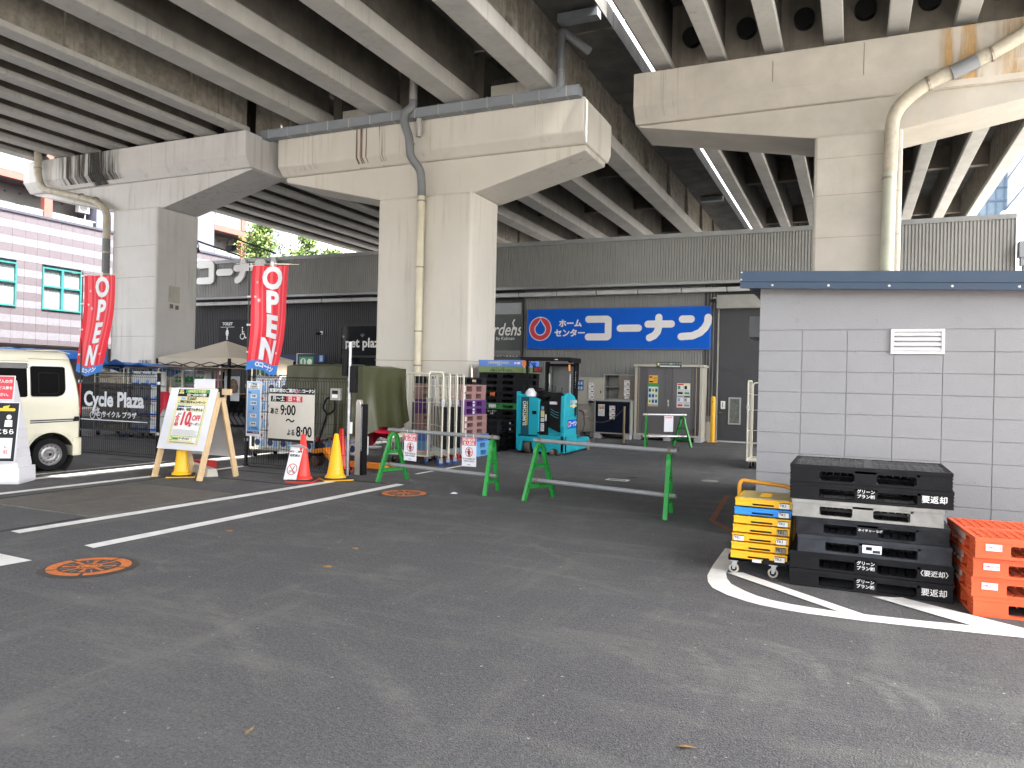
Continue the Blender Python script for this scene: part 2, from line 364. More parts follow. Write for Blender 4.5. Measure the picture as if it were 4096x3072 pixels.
# ================= piers
def pier(label, colx, coly, ztop_col, cap, capy, zc, m, pedestals=()):
    """cap: x extents; capy: y extents; zc: (haunch side bottom, chamfer bottom, chamfer top, top)"""
    t = thing("viaduct_pier", label, "pier", (0,0,0))
    c = MB(); c.box(colx[0], colx[1], coly[0], coly[1], 0, ztop_col); c.build("column", m, t, bev=.06)
    k = MB(); h0, h1, h2, h3 = zc; i = .22
    # haunch
    k.prism([(colx[0], ztop_col), (colx[1], ztop_col), (cap[1]-.05, h0), (cap[1]-.05, h1+.02), (cap[0]+.05, h1+.02), (cap[0]+.05, h0)], capy[0]+i+.09, capy[1]-i-.09)
    # chamfered upper beam (chamfer runs along front and back)
    x0, x1 = cap; y0, y1 = capy
    P = [(y0+i-.003, h1), (y1-i+.003, h1), (y1, h2), (y1, h3), (y0, h3), (y0, h2)]
    k.prism(P, x0, x1, 'yz')
    k.build("cap_beam", m, t, bev=.035)
    for (a, b_, z1) in pedestals:
        q = MB(); q.box(a, b_, capy[0]+.5, capy[1]-.5, h3, z1); q.build("pedestal", m, t, bev=.02)
    return t
pA = pier("left viaduct pier with a T shaped cap and dark water streaks", (-19.9,-18.1), (15.5,17.0), 6.3, (-23.85,-14.8), (15.4,17.3), (7.10,7.12,7.40,8.05), conc_a)
pB = pier("cream painted middle pier with a grey gutter along its cap", (-11.27,-8.56), (16.45,17.95), 6.18, (-14.5,-5.68), (16.3,18.42), (6.92,7.04,7.27,8.05), conc_b, pedestals=((-12.75,-11.5,8.75), (-8.3,-7.1,8.82)))
pC = pier("bare concrete right pier with rust stained cap above the grey hut", (-.77,.74), (15.55,17.0), 6.36, (-4.3,4.3), (15.4,17.3), (6.98,7.0,7.3,8.0), conc_c)
q = MB(); q.box(-11.9,-8.0,15.95,18.4,0,.12); q.box(-11.6,-8.3,16.2,18.2,.12,.3); q.build("plinth", conc_c, pB, bev=.02)
# joint line on the cream pier and stamps on the left one
q = MB(); q.box(-11.275,-8.555,16.44,17.96,2.02,2.035); q.build("joint", mat("joint_stain", (.36,.29,.2), .8), pB)
q = MB(); put_text(q, "江坂南行", (-17.93-.42,15.495,1.86), (1,0,0), (0,0,1), .13, bold=.002); put_text(q, "P-63", (-17.93-.36,15.495,1.72), (1,0,0), (0,0,1), .13, bold=.003)
q.cyl((-18.52,15.49,1.72), (-18.52,15.5,1.72), .035, 10)
q.build("stencil", mat("stencil_ink", (.06,.09,.14), .8), pA, loc=(-.1,0,0))
q = MB(); q.box(-18.098,-18.09,15.95,16.35,3.62,4.1); q.build("patch", mat("patched_concrete", (.42,.40,.34), .8), pA)
for y_, z_ in ((16.0,3.45),(16.2,3.43)):
    q = MB(); q.box(-18.098,-18.088,y_,y_+.12,z_,z_+.12); q.build("stamp", mat("faded_stamp", (.16,.13,.1), .9, var=.5, nscale=30), pA)
# gutter on the middle pier
gt = MB(); x0, x1 = -14.95, -5.72
gt.box(x0, x1, 16.02, 16.26, 7.99, 8.0)
gt.box(x0, x1, 16.02, 16.03, 8.0, 8.2); gt.box(x0, x1, 16.25, 16.26, 8.0, 8.2); gt.box(x0, x0+.01, 16.03, 16.25, 8.0, 8.2); gt.box(x1-.01, x1, 16.03, 16.25, 8.0, 8.2)
gt.box(x0, x1, 16.005, 16.04, 8.2, 8.215)
gt.build("gutter", steelw, pB)
for i in range(14):
    x = x0+.35+i*.66; q = MB()
    q.box(x-.012, x+.012, 16.008, 16.28, 7.982, 7.989); q.box(x-.012, x+.012, 16.01, 16.019, 7.985, 8.235)
    q.build("gutter_bracket", mat("bracket_steel", (.45,.45,.44), .45, metal=.6), pB)
def pipe(parent, pts, r, m, name="downpipe", clamps=(), n=14):
    q = MB(); q.tube(pts, r, n); o = q.build(name, m, parent)
    for (p, ax) in clamps:
        k = MB(); p = Vector(p); a = Vector(ax).normalized()*.02
        k.tube([p-a, p+a], r+.012, n); k.build("pipe_clamp", mat("clamp_metal", (.3,.27,.22), .4, metal=.7), parent)
    return o
def bend(pts, r=.15, k=5):
    """round the corners of a polyline"""
    P = [Vector(p) for p in pts]; out = [P[0]]
    for i in range(1, len(P)-1):
        a, b_, c = P[i-1], P[i], P[i+1]; d1 = (a-b_); d2 = (c-b_); q = min(r, d1.length*.45, d2.length*.45)
        s, e = b_+d1.normalized()*q, b_+d2.normalized()*q
        for j in range(k+1):
            t = j/k; out.append(s*(1-t)**2+b_*2*t*(1-t)+e*t*t)
    return out+[P[-1]]
pipe(pB, [(-10.6+.55,16.05,9.9),(-10.05,16.05,8.42)], .10, mat("pale_pvc", (.45,.43,.40), .5), n=16)
pipe(pB, bend([(-10.05,16.05,8.44),(-10.05,16.05,8.28),(-10.22,15.93,8.1),(-10.22,15.93,7.85),(-10.08,15.95,7.5),(-10.08,16.02,7.05),(-9.92,16.25,6.75),(-9.92,16.33,6.4),(-9.92,16.33,6.12)], .1), .105, pipe_grey, clamps=(((-10.08,16.0,7.35),(0,0,1)),))
pipe(pB, [(-9.92,16.33,6.12),(-9.92,16.33,1.0)], .095, pipe_cream, clamps=tuple(((-9.92,16.33,z),(0,0,1)) for z in (6.0,4.35,2.75,1.9)))
pipe(pB, [(-9.92,16.33,1.0),(-9.92,16.33,.25)], .11, mat("pipe_boot", (.04,.045,.05), .6))
pipe(pB, [(-9.93,16.15,7.99),(-9.93,16.15,7.55)], .07, mat("pale_pvc"))
pipe(pB, bend([(-6.2,16.1,8.1),(-6.2,16.1,9.55),(-5.75,16.75,9.25)], .15), .095, pipe_grey, clamps=(((-6.2,16.1,8.6),(0,0,1)),))
# bird spikes on the middle pier cap
sp = MB()
for (xa, xb, z) in ((-12.7,-11.5,8.75),(-8.25,-7.1,8.82),(-11.3,-10.6,8.23),(-9.7,-9.0,8.23),(-6.9,-6.5,8.23),(-9.95,-9.5,8.23)):
    x = xa
    while x < xb:
        sp.bar((x,16.4+.4*(z>8.3),z), (x+random.uniform(-.02,.02),16.4+.4*(z>8.3)+random.uniform(-.04,.04),z+.12), .006); x += .035
sp.build("bird_spikes", mat("spike_wire", (.2,.2,.2), .4, metal=.5), pB)
# pipes on the other piers
pipe(pA, bend([(-22.9,15.22,8.9),(-22.9,15.22,7.55),(-22.7,15.25,7.1),(-20.6,15.42,6.62),(-20.02,15.40,6.3),(-20.0,15.38,5.4)], .3), .105, pipe_beige, clamps=(((-22.9,15.22,7.75),(0,0,1)),((-21.1,15.38,6.75),(1,0,-.2)),((-20.55,15.42,6.62),(1,0,-.2))))
pipe(pA, [(-20.0,15.38,5.45),(-20.0,15.38,0)], .11, mat("dark_grey_pvc", (.13,.14,.14), .5), clamps=tuple(((-20.0,15.38,z),(0,0,1)) for z in (5.05,3.3,1.6)))
pipe(pC, bend([(4.0,15.3,8.3),(3.2,15.3,8.1),(2.2,15.3,7.45),(1.0,15.35,7.0),(.55,15.38,6.6),(.53,15.4,5.5)], .35), .12, pipe_beige, clamps=(((2.05,15.3,7.38),(1,0,.4)),((1.1,15.34,7.02),(1,0,.4))))
pipe(pC, [(.53,15.4,5.9),(.5,15.4,2.0)], .115, mat("pale_green_pvc", (.42,.43,.34), .5, streak=.3), clamps=tuple(((.52,15.4,z),(0,0,1)) for z in (5.4,3.7)))
pipe(pC, [(1.45,15.3,7.14),(1.85,15.3,7.3)], .13, pipe_grey, name="pipe_sleeve")
# gutters hung under the expansion joints beside the middle deck
for y in (15.95, 33.5):
    q = MB(); q.box(-6.2,-5.27,y-.14,y+.14,9.60,9.78); o = q.build("joint_gutter", steelw)
    tag(o, "grey drain gutter slung under the deck edge "+("near the middle pier cap" if y < 20 else "far back above the store roof"), "gutter")
# stiffeners on the outer web of the right girder of the middle deck
K_crack = mat('crack_dark', (.06,.055,.05), .9)
# ================= store building
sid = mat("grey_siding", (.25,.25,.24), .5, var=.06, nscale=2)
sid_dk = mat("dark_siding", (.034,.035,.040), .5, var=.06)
def corrug(mb, x0, x1, y, z0, z1, pitch=.078, d=.032, groove=.38):
    n = max(1, round((x1-x0)/pitch)); p = (x1-x0)/n; vs = []; fs = []
    for i in range(n):
        a = x0+i*p
        for (dx, dy) in ((0, 0), (p*(1-groove)-.006, 0), (p*(1-groove), d), (p-.006, d)):
            vs += [(a+dx, y+dy, z0), (a+dx, y+dy, z1)]
    vs += [(x1, y, z0), (x1, y, z1)]
    for i in range(4*n): fs.append((2*i, 2*i+2, 2*i+3, 2*i+1))
    return mb.add(vs, fs)
st = thing("store_building", "long grey corrugated store building under the viaduct", "building")
mb = MB(); corrug(mb, -23.6, 3.45, 21.4, 4.48, 5.72); mb.build("fascia", sid, st, flat=1)
mb = MB(); mb.box(-23.62, 3.47, 21.36, 21.56, 5.72, 5.84); mb.box(-23.62, 3.47, 21.38, 21.5, 4.40, 4.48); mb.box(3.452, 3.47, 21.4, 34, 4.48, 5.72); mb.build("fascia_trim", mat("trim_grey", (.24,.25,.25), .35, metal=.3), st)
mb = MB(); mb.box(-23.6, 3.4, 21.5, 34, 5.5, 5.6); mb.build("roof", mat("roof_sheet", (.2,.2,.2), .6), st)
mb = MB(); mb.box(-23.6, 3.45, 21.42, 22.2, 4.42, 4.47); mb.build("soffit", mat("soffit_board", (.16,.16,.155), .6), st)
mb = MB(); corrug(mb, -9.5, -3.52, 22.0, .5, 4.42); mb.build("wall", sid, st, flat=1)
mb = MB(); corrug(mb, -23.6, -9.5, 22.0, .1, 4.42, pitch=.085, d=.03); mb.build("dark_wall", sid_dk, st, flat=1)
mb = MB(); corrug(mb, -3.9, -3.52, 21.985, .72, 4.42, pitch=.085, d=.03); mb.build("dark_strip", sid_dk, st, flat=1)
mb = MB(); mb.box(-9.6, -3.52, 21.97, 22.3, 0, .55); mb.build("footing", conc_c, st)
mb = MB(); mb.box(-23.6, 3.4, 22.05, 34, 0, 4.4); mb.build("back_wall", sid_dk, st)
# light strip under the soffit
mb = MB()
x = -23.4
while x < -.5:
    mb.box(x, x+1.24, 21.62, 21.76, 4.2, 4.33); x += 1.26
mb.build("light_strip", mat("strip_casing", (.45,.46,.46), .4), st, bev=.02)
# service door, roller box and jambs
sid_l = mat("door_grey", (.30,.31,.295), .45, var=.04)
mb = MB(); corrug(mb, -3.49, -.2, 22.06, .04, 3.72, pitch=.26, d=.012, groove=.12); mb.build("big_door", sid_l, st, flat=1)
mb = MB(); mb.box(-3.53, -.2, 21.72, 22.05, 3.74, 4.12); mb.box(-3.53,-3.49,21.95,22.1,0,3.74); mb.build("shutter_box", mat("shutter_grey", (.27,.27,.25), .5), st, bev=.01)
mb = MB(); mb.box(-3.49, -.2, 21.9, 22.1, 0, .035); mb.build("threshold", mat("steel_sill", (.5,.5,.48), .35, metal=.6), st)
mb = MB(); mb.frame(-3.19,-2.85,.5,1.26,22.02,22.06,.04); mb.build("window_frame", sid_l, st)
mb = MB(); mb.box(-3.15,-2.89,22.035,22.05,.54,1.22); mb.build("window_pane", mat("wired_glass", (.09,.10,.085), .25, var=.4, nscale=14, bump=.6, bscale=60), st)
mb = MB(); mb.box(-3.40,-3.28,22.03,22.06,.93,1.15); mb.build("push_plate", mat("bright_steel", (.6,.6,.58), .3, metal=.5), st)
mb = MB(); mb.box(-3.36,-3.33,22.022,22.03,.97,1.11); mb.cyl((-3.42,22.04,.82),(-3.42,21.96,.82),.018,10); mb.cyl((-3.42,21.97,.82),(-3.34,21.97,.82),.014,10); mb.build("door_handle", mat("dark_steel", (.2,.19,.17), .35, metal=.8), st)
glassd = mat("dark_glass", (.012,.014,.016), .08, var=.02)

# ---- water and rust stains on the caps
def stain_mat(name, col, lo, hi, sx=9, sz=.5):
    m = mat(name, col, .85, var=.2, nscale=6); m_n, m_l, m_b = nodes_of(m); tc = m_n.new("ShaderNodeTexCoord"); mp = m_n.new("ShaderNodeMapping"); mp.inputs["Scale"].default_value = (sx,1,sz)
    n = m_n.new("ShaderNodeTexNoise"); n.inputs["Scale"].default_value = 1; n.inputs["Detail"].default_value = 6; n.inputs["Roughness"].default_value = .65
    r = m_n.new("ShaderNodeMapRange"); r.inputs[1].default_value = lo; r.inputs[2].default_value = hi
    g = m_n.new("ShaderNodeTexCoord"); sp = m_n.new("ShaderNodeSeparateXYZ"); m_l.new(g.outputs["Generated"], sp.inputs[0])
    e = m_n.new("ShaderNodeMath"); e.operation = 'PINGPONG'; e.inputs[1].default_value = .5; m_l.new(sp.outputs[0], e.inputs[0])
    e2 = m_n.new("ShaderNodeMapRange"); e2.inputs[2].default_value = .18; m_l.new(e.outputs[0], e2.inputs[0])
    mu = m_n.new("ShaderNodeMath"); mu.operation = 'MULTIPLY'; m_l.new(tc.outputs["Object"], mp.inputs[0]); m_l.new(mp.outputs[0], n.inputs[0]); m_l.new(n.outputs[0], r.inputs[0])
    m_l.new(r.outputs[0], mu.inputs[0]); m_l.new(e2.outputs[0], mu.inputs[1]); m_l.new(mu.outputs[0], m_b.inputs["Alpha"]); return m
def cap_stain(par, x0, x1, capy, zc, m, drop=True, d=.004):
    h0, h1, h2, h3 = zc; q = MB(); y = capy[0]-d
    q.quad((x0,y,h2),(x1,y,h2),(x1,y,h3-.01),(x0,y,h3-.01))
    if drop: q.quad((x0+.02,capy[0]+.22-d,h1+.004),(x1+.02,capy[0]+.22-d,h1+.004),(x1,y,h2),(x0,y,h2))
    q.build("water_stain", m, par, flat=1)
ZA, ZB_, ZC = (7.10,7.12,7.40,8.05), (6.92,7.04,7.27,8.05), (6.98,7.0,7.3,8.0)
sm1 = stain_mat("stain_black", (.05,.045,.04), .42, .62); sm2 = stain_mat("stain_brown", (.16,.09,.045), .50, .60, 22, .2); sm3 = stain_mat("stain_rust", (.50,.30,.10), .38, .68, 4, .35); sm4 = stain_mat("stain_faint", (.36,.33,.29), .56, 1.05, 14, .25)
cap_stain(pA, -22.3, -19.4, (15.4,17.3), ZA, sm1); cap_stain(pA, -20.9, -20.2, (15.397,17.3), ZA, stain_mat("stain_deep", (.03,.028,.025), .30, .5, 12)); cap_stain(pA, -23.6, -22.3, (15.4,17.3), ZA, sm4); cap_stain(pA, -18.6,-17.6,(15.4,17.3), ZA, sm4)
cap_stain(pB, -11.95, -11.55, (16.3,18.4), ZB_, sm2); cap_stain(pB, -11.25, -11.0, (16.3,18.4), ZB_, sm2); cap_stain(pB, -14.3, -13.0, (16.3,18.4), ZB_, sm4); cap_stain(pB, -7.6, -5.75, (16.3,18.4), ZB_, sm4); cap_stain(pB, -10.9,-9.6,(16.3,18.4), ZB_, sm4)
cap_stain(pC, 1.25, 2.0, (15.4,17.3), ZC, sm3); cap_stain(pC, 2.0, 4.25, (15.4,17.3), ZC, sm3); cap_stain(pC, -4.2, -2.9, (15.4,17.3), ZC, sm4); pass
for xx, z0, z1 in ((-1.55,7.45,7.85),(.05,7.35,7.95),(2.62,7.3,7.9)): q = MB(); q.box(xx,xx+.008,15.396,15.4,z0,z1); q.build("crack", K_crack, pC)
for par, cx, yy, zz in ((pA,(-19.9,-18.1),15.496,(.9,1.7,2.6,3.4,4.3,5.2)),(pC,(-.77,.74),15.546,(3.0,3.6,4.4,5.2,5.9))):
    for z in zz: q = MB(); q.box(cx[0]+.03,cx[1]-.03,yy,yy+.003,z,z+.012); q.build("pour_joint", mat("pour_joint", (.30,.27,.23), .85, var=.3), par)


# ================= flat boards with lettering, and strokes
class Board:
    def __init__(s, o, ux=(1,0,0), uz=(0,0,1), step=.0015):
        s.o = Vector(o); s.ux = Vector(ux).normalized(); s.uz = Vector(uz).normalized(); s.n = s.ux.cross(s.uz); s.mb = MB(); s.mats = []; s.k = 0; s.step = step
    def m(s, mm):
        if mm not in s.mats: s.mats.append(mm)
        s.mb.cur = s.mats.index(mm)
    def P(s, x, z, d=None): return s.o+s.ux*x+s.uz*z+s.n*(s.k*s.step if d is None else d)
    def rect(s, x0, x1, z0, z1, mm, k=1, back=None):
        s.k = k; s.m(mm)
        if back: 
            a = [s.P(x, z, -back) for x, z in ((x0,z0),(x1,z0),(x1,z1),(x0,z1))]; b = [s.P(x, z) for x, z in ((x0,z0),(x1,z0),(x1,z1),(x0,z1))]
            s.mb.add(a+b, [(0,3,2,1),(4,5,6,7),(0,1,5,4),(1,2,6,5),(2,3,7,6),(3,0,4,7)])
        else: s.mb.quad(s.P(x0,z0), s.P(x1,z0), s.P(x1,z1), s.P(x0,z1))
    def poly(s, pts, mm, k=2): s.k = k; s.m(mm); s.mb.quad(*[s.P(x, z) for x, z in pts])
    def disc(s, cx, cz, r, mm, k=2, n=36, rx=None): s.poly([(cx+(rx or r)*math.cos(2*math.pi*i/n), cz+r*math.sin(2*math.pi*i/n)) for i in range(n)], mm, k)
    def ring(s, cx, cz, r, w, mm, k=3, n=36, a0=0, a1=360):
        s.k = k; s.m(mm); vs = []; fs = []
        for i in range(n+1):
            a = math.radians(a0+(a1-a0)*i/n)
            vs += [s.P(cx+r*math.cos(a), cz+r*math.sin(a)), s.P(cx+(r-w)*math.cos(a), cz+(r-w)*math.sin(a))]
        for i in range(n): fs.append((2*i, 2*i+1, 2*i+3, 2*i+2))
        s.mb.add(vs, fs)
    def text(s, t, x, z, size, mm, k=3, **a):
        s.k = k; s.m(mm); put_text(s.mb, t, s.P(x, z), s.ux, s.uz, size, **a)
    def stroke(s, pts, r, mm, k=3, back=0, cap=8):
        """round-ended ribbon made of overlapping capsules, each a hair prouder than the last"""
        s.m(mm)
        for i in range(len(pts)-1):
            s.k = k+.05*(i % 4); (ax, az), (bx_, bz) = pts[i], pts[i+1]; an = math.atan2(bz-az, bx_-ax)
            loop = [(bx_+r*math.cos(an-math.pi/2+math.pi*j/cap), bz+r*math.sin(an-math.pi/2+math.pi*j/cap)) for j in range(cap+1)]+[(ax+r*math.cos(an+math.pi/2+math.pi*j/cap), az+r*math.sin(an+math.pi/2+math.pi*j/cap)) for j in range(cap+1)]
            f = [s.P(x, z) for x, z in loop]; n = len(f)
            if back: b_ = [s.P(x, z, -back) for x, z in loop]; s.mb.add(f+b_, [tuple(range(n))]+[(j, j+n, (j+1)%n+n, (j+1)%n) for j in range(n)])
            else: s.mb.add(f, [tuple(range(n))])
    def lines(s, x0, x1, z0, z1, n, mm, h=.4, k=3):
        dz = (z1-z0)/n
        for i in range(n):
            xe = x1-(x1-x0)*random.random()*.25*(i % 3 == 2); s.rect(x0, xe, z0+dz*(i+.5-h/2), z0+dz*(i+.5+h/2), mm, k)
    def build(s, name, parent=None): return s.mb.build(name, s.mats, parent, flat=1)
W = mat("sign_white", (.72,.72,.71), .5, var=.03); K = mat("sign_black", (.007,.007,.009), .5, var=.05, spec=.15); RED = mat("sign_red", (.55,.03,.05), .5, var=.05)
BLU = mat("sign_blue", (.002,.10,.56), .55, var=.03, spec=.15); GRN = mat("sign_green", (.03,.28,.06), .5, var=.05); YEL = mat("sign_yellow", (.75,.48,.03), .5, var=.05)
LBL = mat("sign_pale_blue", (.18,.38,.68), .5, var=.03); CRM = mat("sign_cream", (.60,.57,.51), .55, var=.04); DKG = mat("sign_charcoal", (.022,.023,.026), .6, var=.08, spec=.15)
GRY = mat("print_grey", (.25,.25,.27), .6); NVY = mat("sign_navy", (.01,.03,.12), .5); PNK = mat("sign_pink", (.7,.25,.25), .5); PYL = mat("print_yellow", (.75,.66,.25), .5)
PWH = mat("paper_white", (.66,.67,.72), .6, var=.04)
# katakana logo drawn with round strokes; unit box 0..1 high, returns list of (strokes) per letter with widths
def kana(B, x0, z0, sx, sz, r, mm, k=3, back=0, only=None):
    L = {0: [[(.06,.84),(.74,.84),(.79,.80),(.79,.16),(.74,.13),(.06,.13)]],
         1: [[(1.22,.47),(1.87,.47)]],
         2: [[(2.20,.62),(3.0,.62)], [(2.57,.88),(2.57,.62),(2.57,.50),(2.53,.32),(2.42,.17),(2.26,.09)]],
         3: [[(3.37,.80),(3.66,.80)], [(4.22,.85),(4.21,.66),(4.12,.46),(3.96,.28),(3.72,.16),(3.34,.13)]]}
    for i in L:
        if only is not None and i != only: continue
        for j, p in enumerate(L[i]): B.stroke([(x0+a*sx, z0+b*sz) for a, b in p], r, mm, k+j*.4, back)
def logo(B, cx, cz, r, k=3):
    B.disc(cx, cz, r, W, k); B.disc(cx, cz, r*.93, RED, k+1)
    def drop(q, kk, mm):
        pts = [(cx+q*math.cos(a), cz-.04*r+q*math.sin(a)) for a in [math.radians(x) for x in range(125, 416, 15)]]
        B.poly(pts+[(cx, cz-.04*r+q*1.75)], mm, kk)
    drop(r*.52, k+2, W); drop(r*.44, k+3, BLU)
    B.poly([(cx-r*.05, cz+r*.6), (cx+r*.05, cz+r*.6), (cx+r*.05, cz+r*.97), (cx-r*.05, cz+r*.97)], W, k+2)
# ---- big blue shop sign
t = thing("shop_sign", "wide blue sign with red ring logo and white katakana on the corrugated wall", "sign", (-6.53,21.9,2.6))
mb = MB(); mb.box(-2.83, 2.83, 0, .1, 0, 1.24); mb.build("sign_box", mat("sign_box_blue", (.01,.10,.42), .4), t, bev=.008)
B = Board((-2.83,0,0)); B.rect(.03,5.63,.03,1.21,BLU,1)
logo(B, .455, .625, .375, 2)
kana(B, 1.97, .27, .855, .75, .105, W, 3)
B.text("ホーム", 1.44, .77, .25, W, bold=.009); B.text("センター", 1.43, .475, .25, W, bold=.009)
B.build("sign_face", t)
# ---- raised white letters on the left of the fascia
t = thing("letter_sign", "white raised katakana letters on the dark fascia above the toilet board", "sign", (-21,21.38,5.0))
for i in range(4):
    B = Board((-1.66,-.09,-.02)); kana(B, 0, 0, .86, .84, .125, W, 1, back=.07, only=i); B.build("letter", t)
B = Board((-1.66-.6,-.09,.0)); B.disc(0, .42, .42, W, 1); B.build("logo_disc", t)
# ---- toilet board
t = thing("toilet_board", "black toilet board with woman and wheelchair pictograms beside the tent", "sign", (-22.18,21.9,2.4))
mb = MB(); mb.box(0,2.0,0,.06,0,1.27); mb.build("panel", DKG, t)
B = Board((0,0,0)); B.text("TOILET", .46, 1.11, .155, W, bold=.004); B.rect(.12,.8,.985,1.0,W,2)
def woman(B, x, z, s, mm=W):
    B.disc(x, z+.42*s, .06*s, mm, 2, 14); B.poly([(x-.07*s,z+.33*s),(x+.07*s,z+.33*s),(x+.10*s,z-.02*s),(x+.13*s,z-.1*s),(x-.13*s,z-.1*s),(x-.10*s,z-.02*s)], mm, 3)
    for q in (-1, 1): B.stroke([(x+q*.08*s,z+.3*s),(x+q*.14*s,z+.02*s)], .022*s, mm, 2); B.stroke([(x+q*.04*s,z-.1*s),(x+q*.04*s,z-.4*s)], .03*s, mm, 2)
def wheelchair(B, x, z, s, mm=W):
    B.disc(x, z+.42*s, .055*s, mm, 2, 14); B.stroke([(x,z+.3*s),(x+.01*s,z+.02*s),(x+.17*s,z+.02*s),(x+.26*s,z-.25*s),(x+.34*s,z-.22*s)], .03*s, mm, 2)
    B.stroke([(x,z+.15*s),(x+.15*s,z+.14*s)], .022*s, mm, 3); B.ring(x+.01*s, z-.14*s, .2*s, .045*s, mm, 4, 24, 120, 375)
woman(B, .45, .72, .5); wheelchair(B, 1.2, .72, .58); B.build("lettering", t)
# ---- dark glazed entrances with shop lettering
def entrance(x0, x1, z1, label):
    t = thing("glazed_entrance", label, "entrance", (x0,21.9,0)); w_ = x1-x0
    mb = MB(); mb.frame(0, w_, 0, z1, 0, .08, .06); mb.box(.06, w_-.06, .01, .07, 2.28, 2.36); mb.box(.06, w_-.06, .01, .07, 1.93, 2.0); mb.build("frame", mat("black_frame", (.012,.012,.013), .4), t)
    mb = MB(); mb.box(.06, w_-.06, .03, .06, .06, z1-.06); mb.build("glass", glassd, t)
    return t
t = entrance(-16.5, -11.3, 3.43, "dark entrance with pet plaza lettering left of the cream pier")
B = Board((0,.03,0)); B.text("pet plaza", 1.02, 2.78, .45, W, bold=.012); B.text("Cycle Plaza", .95, 1.73, .36, W, bold=.012)
for x, z in ((.13,3.0),(.93,3.03)):
    B.disc(x, z, .035, GRY, 2, 10)
    for a in (20,65,110,155): B.disc(x+.07*math.cos(math.radians(a)), z+.07*math.sin(math.radians(a)), .018, GRY, 2, 8)
B.build("lettering", t)
t = entrance(-11.3, -9.5, 4.12, "dark green entrance panel with gardens lettering right of the cream pier")
B = Board((0,.03,0)); B.rect(.1,1.72,2.55,3.7,mat("panel_green", (.02,.03,.024), .4),1); B.text("Gardens", .98, 3.2, .56, W, bold=.006, shear=.3, sx=.8); B.text("produced by Kohnan", .88, 2.93, .15, W)
B.stroke([(1.52,3.22),(1.44,3.42),(1.50,3.52)], .022, W, 4)
for i, ch in enumerate("元!気持ちいい!"):
    B.disc(.82+i*.112, 2.33, .052, W, 2, 16); B.text(ch, .82+i*.112, 2.33, .075, K, 3, bold=.002)
B.build("lettering", t)
# toilets entrance boards seen under the tent
mb = MB(); mb.box(0,.42,0,.1,0,2.3); o = mb.build("toilet_marker", mat("maroon_panel", (.09,.012,.02), .5), loc=(-21.25,20.9,0)); tag(o, "maroon wall panel with a white woman pictogram behind the tent", "sign")
B = Board((.21,-.002,1.75)); woman(B, 0, 0, .42); B.build("pictogram", o)
mb = MB(); mb.box(0,.35,0,.1,0,2.2); o = mb.build("toilet_marker", mat("green_panel", (.012,.10,.04), .5), loc=(-18.68,20.2,0)); tag(o, "dark green wall panel with a wheelchair pictogram behind the tent", "sign")
B = Board((.17,-.002,1.6)); wheelchair(B, -.03, 0, .36); B.build("pictogram", o)
mb = MB(); mb.box(-17.9,-14.6,20.6,20.7,0,2.0); o = mb.build("partition_wall", mat("partition_white", (.42,.43,.42), .6)); tag(o, "pale grey toilet partition wall behind the olive tarpaulin", "wall")
mb = MB(); mb.box(-18.2,-16.35,20.9,21.0,2.08,2.32); o = mb.build("lintel_sign", NVY); tag(o, "long navy lintel board with a small man pictogram", "sign")
B = Board((-16.5,20.898,2.2)); B.rect(-.08,.08,-.11,.11,LBL,1); B.disc(0,.07,.02,W,2,10); B.stroke([(0,.03),(0,-.07)],.022,W,2); B.build("pictogram", o)
# hanging green toilet sign
t = thing("hanging_sign", "small green hanging sign with two round pictograms above the tarpaulin", "sign", (-14.8,18.0,1.88))
mb = MB(); mb.tube([(-.3,0,0),(-.3,0,.36),(.45,0,.36),(.45,0,0)], .015, 6); mb.build("bracket", W, t)
B = Board((0,0,.05)); B.rect(-.22,.3,-.1,.22,GRN,1,back=.02); B.disc(-.07,.07,.11,W,2); B.disc(.17,.07,.09,W,2); B.stroke([(-.07,.13),(-.07,.02)],.03,GRN,3); B.build("plate", t)
# spot lights on roof arms
black = mat("black_metal", (.007,.007,.008), .45, var=.1)
for x, yy, lab in ((-21.9, 21.2, "black roof spotlight above the first raised letter"), (-20.15, 21.2, "black roof spotlight above the third raised letter")):
    t = thing("spotlight", lab, "light", (x, 20.4, 6.0), group="spotlights over the raised letters")
    mb = MB(); mb.bar((.05,0,.42), (.6,1.6,.1), .05); mb.build("arm", black, t)
    mb = MB(); mb.tube([(-.16,0,.12),(-.22,0,.2),(-.12,0,.38),(.12,0,.38),(.22,0,.2),(.16,0,.12)], .018, 6); mb.build("yoke", black, t)
    mb = MB(); mb.box(-.17,.17,-.1,.12,-.05,.13); mb.build("lamp_head", black, t, bev=.03, rot=(.5,0,0))
# cameras
def seccam(loc, lab):
    t = thing("security_camera", lab, "camera", loc)
    mb = MB(); mb.box(-.05,.05,-.02,.04,-.06,.06); mb.build("mount", W, t, bev=.01)
    mb = MB(); mb.cyl((0,-.05,-.02), (-.06,-.24,-.06), .042, 12); mb.build("camera_body", black, t)
seccam((-3.62,21.95,4.02), "security camera at the top right corner of the blue sign")
seccam((-17.35,21.95,3.15), "dark security camera on the ribbed wall left of the pet plaza entrance")
# wall-head box at the right corner of the store
t = thing("drain_hopper", "grey rain hopper and downpipe at the store corner", "hopper", (3.62,21.2,0)); mb = MB(); mb.box(-.14,.2,-.15,.15,4.75,5.12); mb.box(-.1,.2,-.1,.1,4.55,4.75); mb.build("hopper_box", steelw, t, bev=.01)
mb = MB(); mb.cyl((.0,0,4.6), (.0,0,0), .06, 12); mb.build("downpipe", steelw, t)
